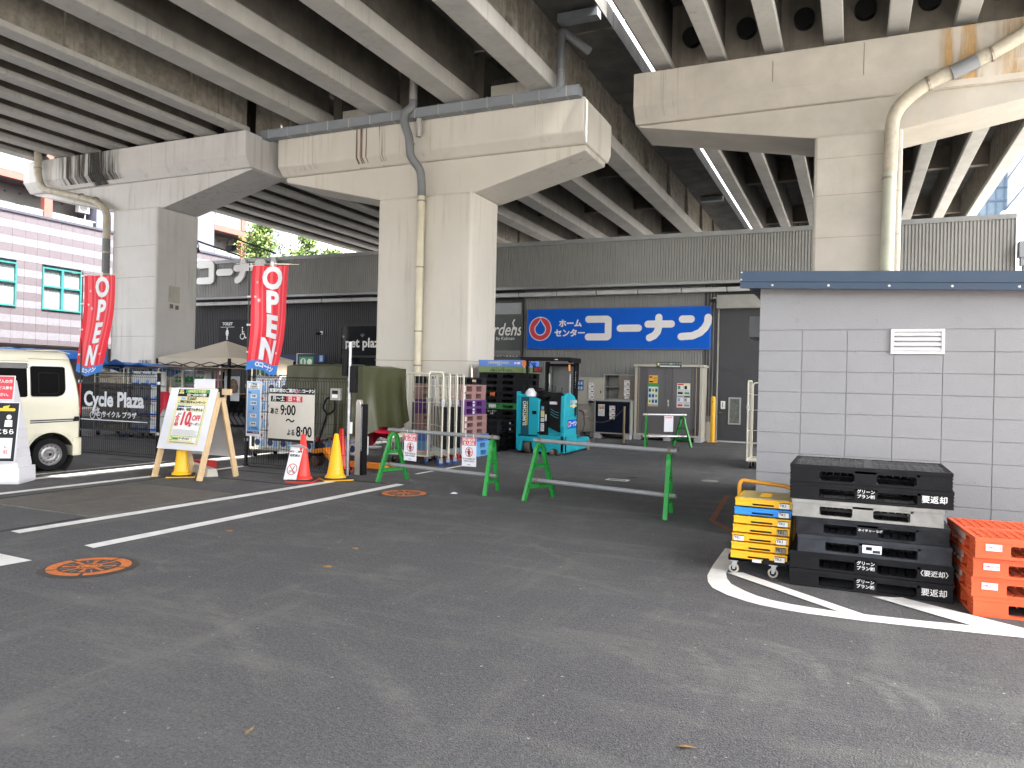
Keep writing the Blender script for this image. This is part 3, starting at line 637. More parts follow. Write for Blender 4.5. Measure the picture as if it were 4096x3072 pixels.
# ================= grey block hut
hutm = mat("hut_paint", (.245,.245,.255), .6, var=.025, nscale=1.2, bump=.5, bscale=70)
t = thing("block_hut", "grey painted concrete block hut with navy roof edge and white louvre", "hut")
X0, Y0 = -.86, 7.9
mb = MB(); g_ = .0028
xs = [X0]+[-.46+.4*i for i in range(0, 20)]
zs = [0, .083]+[.083+.2*i for i in range(1, 11)]
for i in range(len(xs)-1):
    for j in range(len(zs)-1):
        mb.box(xs[i]+(g_ if i else 0), xs[i+1]-g_, Y0, Y0+.05, zs[j]+g_, zs[j+1]-g_)
mb.box(X0, 7.1, Y0+.0015, Y0+.05, 2.092, 2.56)
wall = mb.build("wall_face", hutm, t, bev=.003)
mb = MB(); mb.box(X0+.003, 7.1, Y0+.007, 12.5, 0, 2.56); mb.build("wall_core", mat("mortar_grey", (.205,.205,.215), .7), t)
navy = mat("navy_metal", (.022,.045,.085), .55, var=.05)
sl = -.037
def slope_box(x0, x1, y0, y1, z0, z1):
    q = MB(); f = lambda x, z: z+(x+1.03)*sl
    return q.add([(x0,y0,f(x0,z0)),(x1,y0,f(x1,z0)),(x1,y1,f(x1,z0)),(x0,y1,f(x0,z0)),(x0,y0,f(x0,z1)),(x1,y0,f(x1,z1)),(x1,y1,f(x1,z1)),(x0,y1,f(x0,z1))],
                 [(0,3,2,1),(4,5,6,7),(0,1,5,4),(1,2,6,5),(2,3,7,6),(3,0,4,7)])
slope_box(-1.03, 7.2, 7.69, 7.712, 2.553, 2.655).build("roof_fascia", navy, t)
slope_box(-1.03, 7.2, 7.70, 7.72, 2.49, 2.551).build("fascia_skirt", navy, t)
q = slope_box(-1.03, 7.2, 7.722, 12.6, 2.60, 2.65); q.build("roof", navy, t)
q = MB()
for i in range(28): q.add(*[(v, f) for v, f in [slope_box(-1.03+.04, 7.2, 7.76+i*.17, 7.80+i*.17, 2.545, 2.598).__dict__[k] for k in ('v',)] for _ in [0]] if False else (slope_box(-.99, -.8, 7.76+i*.17, 7.82+i*.17, 2.52, 2.598).v, slope_box(-.99, -.8, 7.76+i*.17, 7.82+i*.17, 2.52, 2.598).f))
q.build("roof_ribs", mat("rib_dark", (.03,.035,.045), .5), t)
q = MB()
for x in (-.73,-.23,.28,.78,1.28,1.78): q.lathe([(0,-.006),(.009,-.004),(.012,0)], (x,7.70,2.52+(x+1.03)*sl), 10, 'y')
for x, z in ((-1.018,2.64),(-1.02,2.57)): q.lathe([(0,-.006),(.008,-.004),(.01,0)], (x,7.69,z), 10, 'y')
q.build("roof_screws", mat("zinc_screw", (.6,.6,.58), .35, metal=.6), t)
q = MB()
for x, z in ((-.51,2.36),(-.52,2.18),(.18,2.35),(.18,2.17),(.86,2.35),(.86,2.17),(1.5,2.35),(1.5,2.17)): q.lathe([(.014,-.0005),(.019,-.003),(.021,0)], (x,Y0+.001,z), 14, 'y')
q.build("form_tie_marks", hutm, t)
mb = MB(); mb.frame(.31,.75,1.86,2.09,7.87,7.92,.025)
mb.build("louvre_frame", mat("white_aluminium", (.68,.68,.69), .35), t, bev=.004)
mb = MB()
for i in range(4):
    z = 1.89+i*.046; mb.add([(.335,7.878,z),(.725,7.878,z),(.725,7.915,z+.04),(.335,7.915,z+.04),(.335,7.876,z+.006),(.725,7.876,z+.006),(.725,7.912,z+.046),(.335,7.912,z+.046)], [(0,1,2,3),(7,6,5,4),(0,4,5,1),(1,5,6,2),(2,6,7,3),(3,7,4,0)])
mb.build("louvre", mat("white_aluminium"), t)
mb = MB(); mb.box(-1.12,-.865,9.2,9.9,2.1,2.36); mb.build("vent_hood", mat("hood_dark", (.05,.055,.065), .4), t, bev=.01)
# ================= buildings beyond
# pink banded tile building, facade at x=-30
t = thing("tiled_building", "low pink and mauve banded tile building with teal window frames", "building")
tl, td = mat("pale_tile", (.15,.147,.168), .35, var=.14, nscale=9), mat("mauve_tile", (.10,.088,.10), .35, var=.1, nscale=9)
z = 7.72; i = 0; yw = [(17.5,19.18),(20.22,21.92),(25.5,27.2)]
while z > 2.7:
    zz = max(2.62, z-.306); mbb = MB()
    segs = [(2, 36)]
    if zz < 5.76 and z > 4.06:
        segs = [(2,17.5),(19.18,20.22),(21.92,25.5),(27.2,36)]
    for a, b_ in segs:
        y = a
        while y < b_-.01:
            ye = min(b_, (math.floor(y/.5+1e-6)+1)*.5); mbb.box(-30.0,-30.2,y+.004,ye-.004,zz+.003,z-.003); y = ye
        mbb.build('tile_band', (td, tl)[i % 2], t); mbb = MB()
    z = zz; i += 1
mb = MB(); mb.box(-30.1,-40,2,36,2.62,7.7); mb.build("body", td, t)
mb = MB(); mb.box(-29.95,-40,1.95,36.05,7.72,7.82); mb.build("coping", mat("dark_coping", (.05,.05,.07), .4), t)
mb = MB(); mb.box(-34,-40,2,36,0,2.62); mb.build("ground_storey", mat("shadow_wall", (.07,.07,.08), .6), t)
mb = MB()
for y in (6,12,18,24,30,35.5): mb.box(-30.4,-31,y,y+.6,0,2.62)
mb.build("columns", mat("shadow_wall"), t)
teal = mat("teal_frame", (.025,.15,.15), .4); curt = mat("curtain", (.20,.235,.24), .7, var=.1, nscale=2)
for (a, b_) in yw:
    q = MB(); q.add(*(lambda m_: (m_.v, m_.f))(MB().frame(a, b_, 4.06, 5.78, 0, .12, .06))); q.box((a+b_)/2-.05,(a+b_)/2+.05,0,.12,4.12,5.72); q.box(a+.06,b_-.06,.01,.11,4.98,5.05)
    q.v = [(-29.95-v[1], v[0], v[2]) for v in q.v]; wn = q.build("window", teal, t)
    q = MB()
    n = 24
    for k in range(n):
        ya, yb = a+.06+(b_-a-.12)*k/n, a+.06+(b_-a-.12)*(k+1)/n; q.quad((-30.05-.015*(k%2),ya,4.12),(-30.05-.015*((k+1)%2),yb,4.12),(-30.05-.015*((k+1)%2),yb,5.72),(-30.05-.015*(k%2),ya,5.72))
    q.build("curtain", curt, wn)
# apartment block behind, facade plane x=-42
t = thing("apartment_block", "grey apartment block with salmon red balcony beams and glass balustrades", "building")
ap = mat("render_grey", (.13,.127,.12), .8, var=.06); apd = mat("slate_tile", (.085,.09,.12), .5, var=.08, nscale=20); beam = mat("salmon_beam", (.19,.055,.042), .6); wfr = mat("white_frame", (.38,.39,.39), .4); fg = mat("frosted_glass", (.17,.225,.23), .25, var=.08, nscale=.7)
mb = MB(); mb.box(-43.8,-56,8,49.9,0,20.5); mb.build("wall", ap, t)
mb = MB(); mb.box(-42,-50,31.6,40.87,0,21); mb.box(-42,-50,46.65,48.2,0,21); mb.build("tiled_pier", apd, t)
mb = MB(); mb.box(-42.6,-50,48.21,52.5,0,13.9); mb.build("pale_stair_tower", mat("stair_tile", (.26,.27,.26), .6, var=.08, nscale=20), t)
for zf in (3.36,6.26,9.16,12.06,14.96,17.86):
    for (ya, yb, posts) in ((14,31.58,(28.33,22.5,17)),(40.9,46.63,(43.49,))):
        q = MB(); q.box(-42,-42.25,ya,yb,zf,zf+.38); q.box(-42.26,-43.79,ya,yb,zf+.1,zf+.36); q.build("balcony_beam", beam, t)
        q = MB(); q.box(-42.3,-43.79,ya,yb,zf+.05,zf+.095); q.build("balcony_soffit", mat("soffit_dark", (.05,.05,.05), .7), t)
        q = MB(); y = ya+.2
        while y < yb-.3: 
            ye = min(y+1.3, yb-.1); q.box(-42.1,-42.13,y+.03,ye-.03,zf+.5,zf+1.45); y = ye
        q.build("balustrade_glass", fg, t)
        q = MB(); y = ya+.2
        while y < yb: q.box(-42.07,-42.15,y-.025,y+.025,zf+.4,zf+1.52); y += 1.3
        q.box(-42.07,-42.15,ya,yb,zf+1.47,zf+1.53); q.box(-42.07,-42.15,ya,yb,zf+.43,zf+.48); q.build("balustrade_frame", wfr, t)
        for k, y in enumerate(y_ for y_ in [ya+1.0+1.9*j for j in range(9)] if y_ < yb-1.3):
            q = MB()
            m_ = MB(); m_.frame(y, y+1.4, zf-2.4+.6, zf-.95, 0, .06, .06); m_.box(y+.67,y+.73,0,.06,zf-1.74,zf-1.01); q.v = [(-43.74-v[1]+.0, v[0], v[2]) for v in m_.v]; q.f = m_.f; q.mi = m_.mi; q.sm = m_.sm
            wn = q.build("window", wfr, t); q = MB(); q.box(-43.78,-43.77,y+.06,y+1.34,zf-1.74,zf-1.01); q.build("curtain", curt, wn)
        q = MB(); y = ya+.5
        while y < yb: q.cyl((-43.8,y,zf-.35),(-43.68,y,zf-.35),.07,10); y += .85
        q.build("vent_caps", mat("vent_dark", (.08,.08,.08), .5), t)
    for y in (28.33, 22.5, 43.49): q = MB(); q.box(-41.97,-42.3,y,y+.48,zf-2.5,zf-.001); q.build("red_post", beam, t)
q = MB(); q.box(-42.4,-42.75,30.75,31.45,11.15,11.75); ac = q.build("air_conditioner", wfr, t, bev=.02); q = MB(); q.lathe([(.0,0),(.22,0),(.24,.02)], (-42.39,31.02,11.45), 20, 'x'); q.build("fan_grille", mat("vent_dark"), ac)
q = MB(); q.tube(bend([(-42.6,31.3,11.1),(-42.6,31.25,10.75),(-43,30.7,10.6),(-43.5,30.5,10.3)],.15), .05, 8); q.build("air_pipe", wfr, ac)
# far towers to the right
t = thing("glass_tower", "pale blue glass office tower far behind the store roof", "building")
mb = MB(); mb.box(7.5,12.6,80,90,0,27); mb.build("body", mat("pale_glass", (.16,.23,.29), .25, var=.06, nscale=.3), t)
q = MB()
for k in range(9): q.box(7.45,12.62,79.9,80,k*3+.9,k*3+1.05); q.box(7.45,12.62,79.9,80,k*3+2.1,k*3+2.2)
for k in range(9): q.box(7.5+k*.63,7.56+k*.63,79.88,80,0,27)
q.build("mullions", mat("mullion_blue", (.09,.13,.19), .4), t)
t = thing("white_tower", "bright white panelled tower at the right edge far behind the hut", "building")
mb = MB(); mb.box(12.2,30,70,95,0,40); mb.build("body", mat("white_panel", (.55,.57,.62), .5), t)
q = MB()
for k in range(14): q.box(12.17,12.2,69.95,95,k*2.6,k*2.6+.12); q.box(12.2,30,69.95,70,k*2.6,k*2.6+.12)
q.build("panel_joints", mat("mullion_blue"), t)
mb = MB(); mb.box(8.9,12.0,60,64,0,13.9); mb.box(9.4,11.9,59.8,64,13.9,14.3); tag(mb.build("low_building", mat("white_panel")), "low white building with a rooftop box beyond the store roof", "building")
# ================= trees
leafm = [mat("leaf_light", (.115,.17,.03), .6, var=.25, nscale=3), mat("leaf_mid", (.065,.12,.022), .6, var=.25, nscale=3), mat("leaf_dark", (.03,.065,.015), .6, var=.2, nscale=3)]
bark = mat("bark", (.10,.09,.075), .9, var=.2, nscale=6, bump=.5, bscale=20)
def tree(x, y, h, r, cz, label, seed, nb=46, flat=.7):
    R = random.Random(seed); t = thing("street_tree", label, "tree", (x,y,0), group="street trees beyond the store roof")
    q = MB(); q.tube([(0,0,0),(.05,.02,h*.3),(0,-.05,h*.6),(.03,0,h*.97)], [.16,.13,.09,.02], 8)
    c = MB(); tips = []
    for i in range(nb):
        u = R.random(); z = cz+(h-cz)*u; rr = r*(1-u**2.2)*(.55+.6*R.random())+.12; a = R.random()*6.283
        p0 = Vector((0,0,z-.35*rr)); p1 = Vector((rr*math.cos(a), rr*math.sin(a), z+.15*rr)); q.tube([p0, (p0+p1)/2+Vector((0,0,.05)), p1], [.04,.03,.01], 5)
        for s in range(3): tips.append((p0.lerp(p1, .45+.28*s), .22+.2*R.random()))
    for (c0, s) in tips:
        shade = R.random()
        for k in range(34):
            d = Vector((R.gauss(0,1),R.gauss(0,1),R.gauss(0,flat)))*s*.62; p = c0+d; n = Vector((R.gauss(0,1),R.gauss(0,1),R.gauss(.5,1))).normalized()
            a = n.orthogonal().normalized(); b_ = n.cross(a); e = .05+.05*R.random(); c.cur = 0 if shade+d.z*1.5 > .55 else (1 if R.random() < .7 else 2)
            c.add([p-a*e, p+b_*e*.8, p+a*e, p-b_*e*.8], [(0,1,2,3)])
    q.build("trunk", bark, t); c.build("crown", leafm, t, flat=1)
tree(-34, 36.9, 11.35, 1.35, 6.8, "tall narrow leafy tree in front of the red balcony post", 3, 60, .9)
tree(-34, 41.2, 11.1, 1.9, 7.0, "wider leafy tree right of the narrow one beyond the store roof", 5, 56)
tree(-34, 44.2, 10.9, 1.9, 7.0, "leafy tree furthest right under the left viaduct deck edge", 9, 56)
# ================= van
vw = mat("van_white", (.60,.58,.47), .22, var=.03, nscale=1, spec=.6); rub = mat("tyre_rubber", (.008,.008,.009), .8, spec=.15, var=.2, nscale=20); steelwheel = mat("wheel_steel", (.28,.28,.29), .35, metal=.55, var=.08)
vglass = mat("van_glass", (.0014,.0014,.0018), .10, spec=.012)
a_ = math.radians(12)
# local axes: +x rearwards along the body, -y outwards on the visible side
t = thing("parked_van", "cream white delivery van with dark side glass parked at the left edge", "van", (-11.82,7.84,0), math.radians(90-12))
PW, HW = .72, 1.86   # half width, height
def sec(z):   # half width of the body at height z (tumblehome)
    return .735-(max(0, z-.95)**2)*.17
mb = MB()
zl = [.26,.34,.60,.78,.95,1.12,1.35,1.60,1.72,1.79,1.83,1.85]
hw = [.70,.725,.735,.735,.735,.725,.70,.665,.645,.60,.50,.0]
# body cross sections along x with rear rounding
stations = [(-2.95,.20,.80,.45),(-2.9,.2,.86,.72),(-2.75,.2,.95,.88),(-2.55,.2,1.0,1.02),(-2.2,.2,1.0,1.5),(-1.95,.2,1.0,1.78),(-1.7,.2,1.0,1.85),(-.9,.2,1.0,1.86),(-.27,.2,1.0,1.86)]
def side_z(x): return None
n = len(zl)
# rear end leans forward towards the roof
def rear_x(z): return .455-.0*z-(.17*max(0, (z-1.0)/.8)**1.7)
xs_ = [-2.6,-1.9,-1.2,-.9,-.35,-.30,.0,.22,.36]
rows = []
ARCH = []
for zi, (z, h) in enumerate(zip(zl, hw)):
    row = []
    rx = rear_x(z)
    pts = [(x, h) for x in (-2.6,-1.9,-1.2,-.9,-.34,-.30,-.1,.1)]+[(rx-.16, h), (rx-.06, h*.97), (rx-.015, h*.88), (rx, h*.7), (rx, 0)]
    row = [(x, -y, z if h > 0 else z) for x, y in pts]+[(x, y, z) for x, y in pts[::-1][1:]]
    rows.append(row)
m_ = len(rows[0]); vs = [p for r_ in rows for p in r_]; fs = []
for i in range(n-1):
    for j in range(m_-1):
        # leave the wheel arch open
        x = (rows[i][j][0]+rows[i][j+1][0])/2; z = (zl[i]+zl[i+1])/2
        fs.append((i*m_+j, i*m_+j+1, (i+1)*m_+j+1, (i+1)*m_+j))
mb.add(vs, fs, True)
mb.quad(*[rows[0][j] for j in range(m_)])
# nose block (outside the frame)
mb.prism([(-2.6,.26),(-2.6,1.84),(-2.45-.35,1.80),(-3.0,1.05),(-3.05,.3)], -.70, .70, 'xz')
body = mb.build("body", vw, t)
# wheel arch cut with boolean
c = MB(); c.cyl((0,-1,.255), (0,1,.255), .335, 40); cut = c.build("arch_cut", vw); cut.parent = t
c2 = MB(); c2.cyl((-2.3,-1,.255), (-2.3,1,.255), .33, 32); cut2 = c2.build("arch_cut", vw); cut2.parent = t
dg = bpy.context.evaluated_depsgraph_get()
for cc in (cut, cut2):
    bo = body.modifiers.new("b", 'BOOLEAN'); bo.object = cc; bo.operation = 'DIFFERENCE'; bo.solver = 'EXACT'
dg.update(); me2 = bpy.data.meshes.new_from_object(body.evaluated_get(bpy.context.evaluated_depsgraph_get())); body.modifiers.clear(); body.data = me2
for cc in (cut, cut2): bpy.data.objects.remove(cc)
q = MB(); q.cyl((0,-.66,.27),(0,-.3,.27),.334,32); q.cyl((-2.3,-.66,.27),(-2.3,-.3,.27),.33,24)
q2 = MB(); q2.lathe([(.334,-.715),(.334,-.35),(0,-.35)], (0,0,.255), 40, 'y'); q2.build("wheel_well", mat("well_dark", (.03,.03,.028), .8), t)
q = MB(); q.tube([(.345*math.cos(math.radians(a)),-.735,.255+.345*math.sin(math.radians(a))) for a in range(5,186,9)], .012, 6); q.build("arch_lip", vw, t)
def wheel(x, y, par, out=-1):
    w_ = bpy.data.objects.new("wheel", None)
    q = MB(); q.lathe([(.165,.065),(.20,.078),(.235,.078),(.252,.06),(.256,.03),(.256,-.03),(.252,-.06),(.235,-.075),(.17,-.07)], (0,0,0), 48, 'y')
    ty = q.build("wheel", rub, par, loc=(x, y, .256))
    q = MB(); q.lathe([(.166,-.072),(.158,-.062),(.15,-.03),(.135,-.022),(.118,-.034),(.095,-.045),(.07,-.04),(.055,-.022),(.034,-.022),(.030,-.06),(0,-.062)], (0,0,0), 48, 'y'); rim = q.build("rim", steelwheel, ty)
    q = MB()
    for k in range(14):
        a = 2*math.pi*k/14; q.cyl((.127*math.cos(a),-.030,.127*math.sin(a)),(.127*math.cos(a),-.0,.127*math.sin(a)),.009,10)
    q.build("rim_holes", K, ty, loc=(0,-.003,0))
    q = MB()
    for k in range(4):
        a = 2*math.pi*(k+.5)/4; q.cyl((.055*math.cos(a),-.04,.055*math.sin(a)),(.055*math.cos(a),-.02,.055*math.sin(a)),.010,6)
    q.build("wheel_nuts", mat("nut", (.3,.3,.3), .3, metal=.8), ty)
    q = MB(); q.lathe([(.024,-.062),(.022,-.067),(0,-.068)], (0,0,0), 16, 'y'); q.build("hub_cap", K, ty)
wheel(0, -.645, t); wheel(-2.3, -.645, t)
def side_panel(pts, name, m_, d=.004, par=None):
    """panel lying just outside the body side, following its tumblehome"""
    def hwz(z):
        for i in range(n-1):
            if zl[i] <= z <= zl[i+1]: f = (z-zl[i])/(zl[i+1]-zl[i]); return hw[i]+(hw[i+1]-hw[i])*f
        return hw[0]
    q = MB(); q.quad(*[(x, -hwz(z)-d, z) for x, z in pts]); return q.build(name, m_, par or t, flat=1)
def rounded(x0, x1, z0, z1, r, rr=None):
    out = []
    for (cx, cz, a0, R_) in ((x1-(rr or r), z0+(rr or r), 270, rr or r), (x1-r, z1-r, 0, r), (x0+r, z1-r, 90, r), (x0+r, z0+r, 180, r)):
        for k in range(6): a = math.radians(a0+18*k); out.append((cx+R_*math.cos(a), cz+R_*math.sin(a)))
    return out
# quarter window split into flat strips so it follows the side
def glass(x0, x1, z0, z1, r, rr, name, m_, d):
    def hwz(z):
        for i in range(n-1):
            if zl[i] <= z <= zl[i+1]: f = (z-zl[i])/(zl[i+1]-zl[i]); return hw[i]+(hw[i+1]-hw[i])*f
        return .7
    P = rounded(x0, x1, z0, z1, r, rr); zs_ = sorted(set(round(p[1], 4) for p in P)); q = MB()
    def span(z):
        xsn = []
        for i in range(len(P)):
            a, b_ = P[i], P[(i+1)%len(P)]
            if (a[1]-z)*(b_[1]-z) <= 0 and abs(a[1]-b_[1]) > 1e-9: xsn.append(a[0]+(b_[0]-a[0])*(z-a[1])/(b_[1]-a[1]))
        return (min(xsn), max(xsn)) if xsn else None
    zz = [z0+1e-4+(z1-z0-2e-4)*k/24 for k in range(25)]; sp = [span(z) for z in zz]
    for k in range(24): q.quad(*[(x, -hwz(z)-d, z) for x, z in ((sp[k][0],zz[k]),(sp[k][1],zz[k]),(sp[k+1][1],zz[k+1]),(sp[k+1][0],zz[k+1]))])
    return q.build(name, m_, t)
glass(-.30, .20, 1.13, 1.60, .03, .13, "window_seal", mat("seal_grey", (.20,.20,.18), .5), .004)
glass(-.292, .19, 1.14, 1.592, .025, .12, "window", vglass, .009)
glass(-.19, .10, 1.18, 1.50, .02, .05, "window_frame", mat("inner_frame", (.022,.02,.014), .5, spec=.02), .012)
glass(-.183, .093, 1.187, 1.493, .015, .045, "window_pane", vglass, .015)
glass(-1.35, -.34, 1.13, 1.62, .02, .02, "door_window", vglass, .009)
glass(-1.40, -.335, 1.555, 1.635, .01, .01, "wind_deflector", mat("smoke_plastic", (.008,.007,.007), .3), .03)
seam_m = mat("panel_gap", (.035,.035,.03), .8)
for p in ([(-.318,.30),(-.310,.30),(-.310,1.62),(-.318,1.62)], [(-.318,1.70),(1*.25,1.70),(.25,1.706),(-.318,1.706)], [(-1.5,1.66),(-.318,1.66),(-.318,1.665),(-1.5,1.665)]): side_panel(p, "panel_seam", seam_m, .003)
side_panel([(-.30,.735),(.39,.755),(.39,.80),(-.30,.785)], "door_rail", mat("rail_groove", (.05,.05,.05), .35, metal=.3), .004)
side_panel([(-.30,.752),(.30,.768),(.30,.778),(-.30,.765)], "rail_strip", mat("bright_steel"), .010)
side_panel([(.30,.76),(.39,.762),(.39,.83),(.32,.83)], "rail_end", K, .012)
q = MB(); 
bp = [(.31,-.742),(.40,-.735),(.455,-.69),(.475,-.60),(.475,.60),(.455,.69),(.40,.735),(.31,.742)]
q.add([(x,y,.22) for x,y in bp]+[(x,y,.50) for x,y in bp], [(i,i+1,i+9,i+8) for i in range(7)]+[tuple(range(8)), tuple(range(15,7,-1)), (7,0,8,15)], False)
q.build("bumper", vw, t, bev=.015)
q = MB(); q.box(-1.75,-.36,-.70,.70,.19,.27); q.build("sill", mat("well_dark"), t)
q = MB(); q.box(.43,.452,-.66,-.52,.85,1.35); q.build("tail_lamp", mat("lamp_red", (.35,.02,.02), .2), t, bev=.01)
q = MB(); q.tube([(-.34,-.64,1.83),(.1,-.62,1.845),(.3,-.58,1.80)], .006, 5); q.build("roof_gutter", vw, t)
# ================= mesh fences
blk = mat("black_powder_coat", (.005,.005,.006), .5, var=.1, spec=.15)
def fence(x0, x1, y, label):
    t = thing("mesh_fence", label, "fence", (x0,y,0)); L_ = x1-x0
    for x in (0, L_):
        q = MB(); q.cyl((x,0,0),(x,0,1.53),.032,12); q.lathe([(.045,0),(.045,.03),(.034,.035)], (x,0,0), 12); q.lathe([(.037,1.5),(.037,1.535),(.0,1.545)], (x,0,0), 12); q.build("post", blk, t)
    q = MB(); k = int(L_/.052)
    for i in range(1, k):
        x = L_*i/k; q.bar((x,-.035,.06),(x,-.035,1.46),.0045)
        for s in (1, -1):
            z = 1.46 if s == 1 else .06; q.bar((x,-.035,z),(x,-.085,z+s*.045),.0045); q.bar((x,-.085,z+s*.045),(x,-.0,z+s*.06),.0045)
    for z in (.30,.62,.78,1.10,1.26): q.bar((0,-.03,z),(L_,-.03,z),.005)
    for z in (.06,1.46):
        s = 1 if z > 1 else -1
        q.bar((0,-.035,z),(L_,-.035,z),.006); q.bar((0,-.085,z+s*.045),(L_,-.085,z+s*.045),.006); q.bar((0,0,z+s*.06),(L_,0,z+s*.06),.006)
    q.build("mesh_panel", blk, t)
    for x in (0, L_):
        for z in (.42,1.33): q = MB(); q.cyl((x,0,z),(x,0,z+.05),.037,12); q.build("clamp", mat("galvanised", (.40,.41,.42), .35, metal=.7, var=.15, nscale=12), t)
    return t
fence(-13.50, -11.42, 9.9, "black wire mesh gate carrying the Cycle Plaza banner behind the van")
fence(-9.37, -7.27, 9.93, "black wire mesh gate carrying the opening hours banner")
# banner
t = thing("cycle_banner", "dark translucent mesh banner reading Cycle Plaza with a bicycle drawing", "banner", (-13.40,9.80,0))
B = Board((0,0,0)); bm_ = mat("banner_mesh", (.018,.018,.021), .8, spec=.05, alpha=.86); B.rect(0,1.9,.45,1.335,bm_,0)
for z0, z1 in ((.45,.47),(1.315,1.335)): B.rect(0,1.9,z0,z1,DKG,1)
WB = mat("banner_white", (.62,.64,.68), .6)
B.text("Cycle Plaza", .94, 1.02, .375, WB, 2, bold=.012, sx=.93); B.text("サイクル プラザ", 1.10, .745, .125, WB, 2, bold=.003)
B.rect(.07,1.84,.635,.652,WB,2)
for cx in (.39,.58): B.ring(cx,.725,.068,.012,WB,2,24)
for p in ([(.39,.725),(.45,.82),(.55,.825)], [(.45,.82),(.49,.73),(.55,.825)], [(.49,.73),(.58,.725),(.55,.84)], [(.39,.725),(.44,.87),(.425,.90),(.46,.91)], [(.525,.845),(.58,.845)]): B.stroke(p,.0075,WB,3)
B.build("banner_sheet", t)
# hours banner
t = thing("hours_banner", "cream opening hours banner with black header and big 9:00 and 8:00", "banner", (-8.78,9.80,0))
B = Board((0,0,0)); B.rect(0,.93,.48,1.34,CRM,0,back=.008); B.rect(0,.93,1.245,1.345,DKG,1); B.rect(0,.93,.47,.51,DKG,1)
B.text("営業時間のご案内", .28, 1.295, .068, W, 2, bold=.0018); logo(B, .575, 1.295, .035, 2); B.text("ホーム", .66, 1.31, .028, W, 2); B.text("センター", .66, 1.28, .024, W, 2); B.text("コーナン", .81, 1.295, .062, W, 2, bold=.003)
B.rect(.04,.36,1.115,1.21,DKG,1); B.rect(.36,.69,1.115,1.21,RED,1); B.text("月〜土", .20, 1.162, .085, W, 2, bold=.002); B.text("日・祝", .525, 1.162, .085, W, 2, bold=.002)
B.text("あさ", .12, .955, .11, K, 2, bold=.003, sx=.8); B.text("9:00", .40, .975, .23, K, 2, bold=.0045, sx=.8)
B.text("〜", .45, .80, .19, K, 2, bold=.004); B.text("よる", .47, .615, .11, K, 2, bold=.003, sx=.75); B.text("8:00", .735, .635, .23, K, 2, bold=.0045, sx=.8)
B.build("banner_sheet", t)
# blue notice
t = thing("blue_notice", "tall narrow pale blue notice with opening times beside the mesh gate post", "notice", (-9.27,9.81,0))
B = Board((0,0,0)); B.rect(0,.31,.52,1.44,W,0,back=.004); B.rect(.02,.29,.60,1.42,LBL,1); B.rect(.03,.28,1.30,1.41,W,2); B.text("ご案内", .155, 1.385, .045, K, 3, bold=.001); B.text("営業時間が", .155, 1.345, .03, K, 3); B.text("6/1から変わります。", .155, 1.315, .026, K, 3)
for i, (z, s) in enumerate(((1.19,"9:00"),(1.075,"20:00"),(.865,"9:30"),(.73,"20:45"))): B.rect(.09,.22,z-.03,z+.03,W,2); B.text(s, .155, z, .048, K, 3, bold=.001)
B.text("現在", .07, 1.25, .03, K, 3); B.text("6/1から", .09, .925, .03, RED, 3); B.text("〜", .155, 1.13, .03, K, 3); B.text("〜", .155, .80, .03, K, 3); B.poly([(.147,1.02),(.163,1.02),(.163,.985),(.175,.985),(.155,.96),(.135,.985),(.147,.985)], K, 3)
B.text("どうぞお買い物を", .155, .665, .024, K, 3); B.text("お楽しみくださいませ", .155, .64, .022, K, 3); B.rect(.02,.29,.565,.60,NVY,2); B.disc(.14,.5825,.012,RED,3,12); B.text("コーナン", .215, .582, .03, W, 3, bold=.001)
B.build("sheet", t)
# intercom box
t = thing("intercom_box", "small grey intercom box with a dark screen on the mesh gate", "intercom", (-7.57,9.86,0))
q = MB(); q.box(0,.19,-.03,.05,1.17,1.36); q.build("case", mat("intercom_grey", (.30,.29,.26), .4, metal=.3), t, bev=.008); q = MB(); q.box(.04,.15,-.036,-.031,1.27,1.325); q.build("screen", mat("screen_dark", (.015,.018,.025), .1), t)
q = MB(); q.box(.045,.145,-.036,-.031,1.21,1.262); q.build("label_plate", W, t)
# pole with twin black sensor units
t = thing("sensor_pole", "galvanised pole with two tall black sensor units right of the mesh gate", "pole", (-7.18,9.80,0)); gal = mat("galvanised")
q = MB(); q.cyl((0,0,0),(0,0,2.08),.024,12); q.lathe([(.028,2.03),(.03,2.09),(0,2.1)], (0,0,0), 12); q.build("pole_tube", gal, t)
for x, z0, z1 in ((-.07,1.56,1.98),(.085,1.30,1.72)):
    q = MB(); q.box(x-.045,x+.045,-.05,.05,z0,z1); q.box(x-.048,x-.02,-.056,.03,z0+.01,z1-.01); q.build("sensor_unit", blk, t, bev=.012)
q = MB(); q.cyl((-.1,0,1.98),(-.1,0,2.08),.004,6); q.cyl((-.06,0,1.98),(-.06,0,2.08),.004,6); q.build("antenna", blk, t)
for z in (.1,.4,.75,1.2,1.5,1.75): q = MB(); q.cyl((0,0,z),(0,0,z+.02),.03,12); q.build("pole_band", gal, t)
q = MB(); q.box(.03,.06,-.02,.02,.66,.84); q.build("white_tag", W, t)
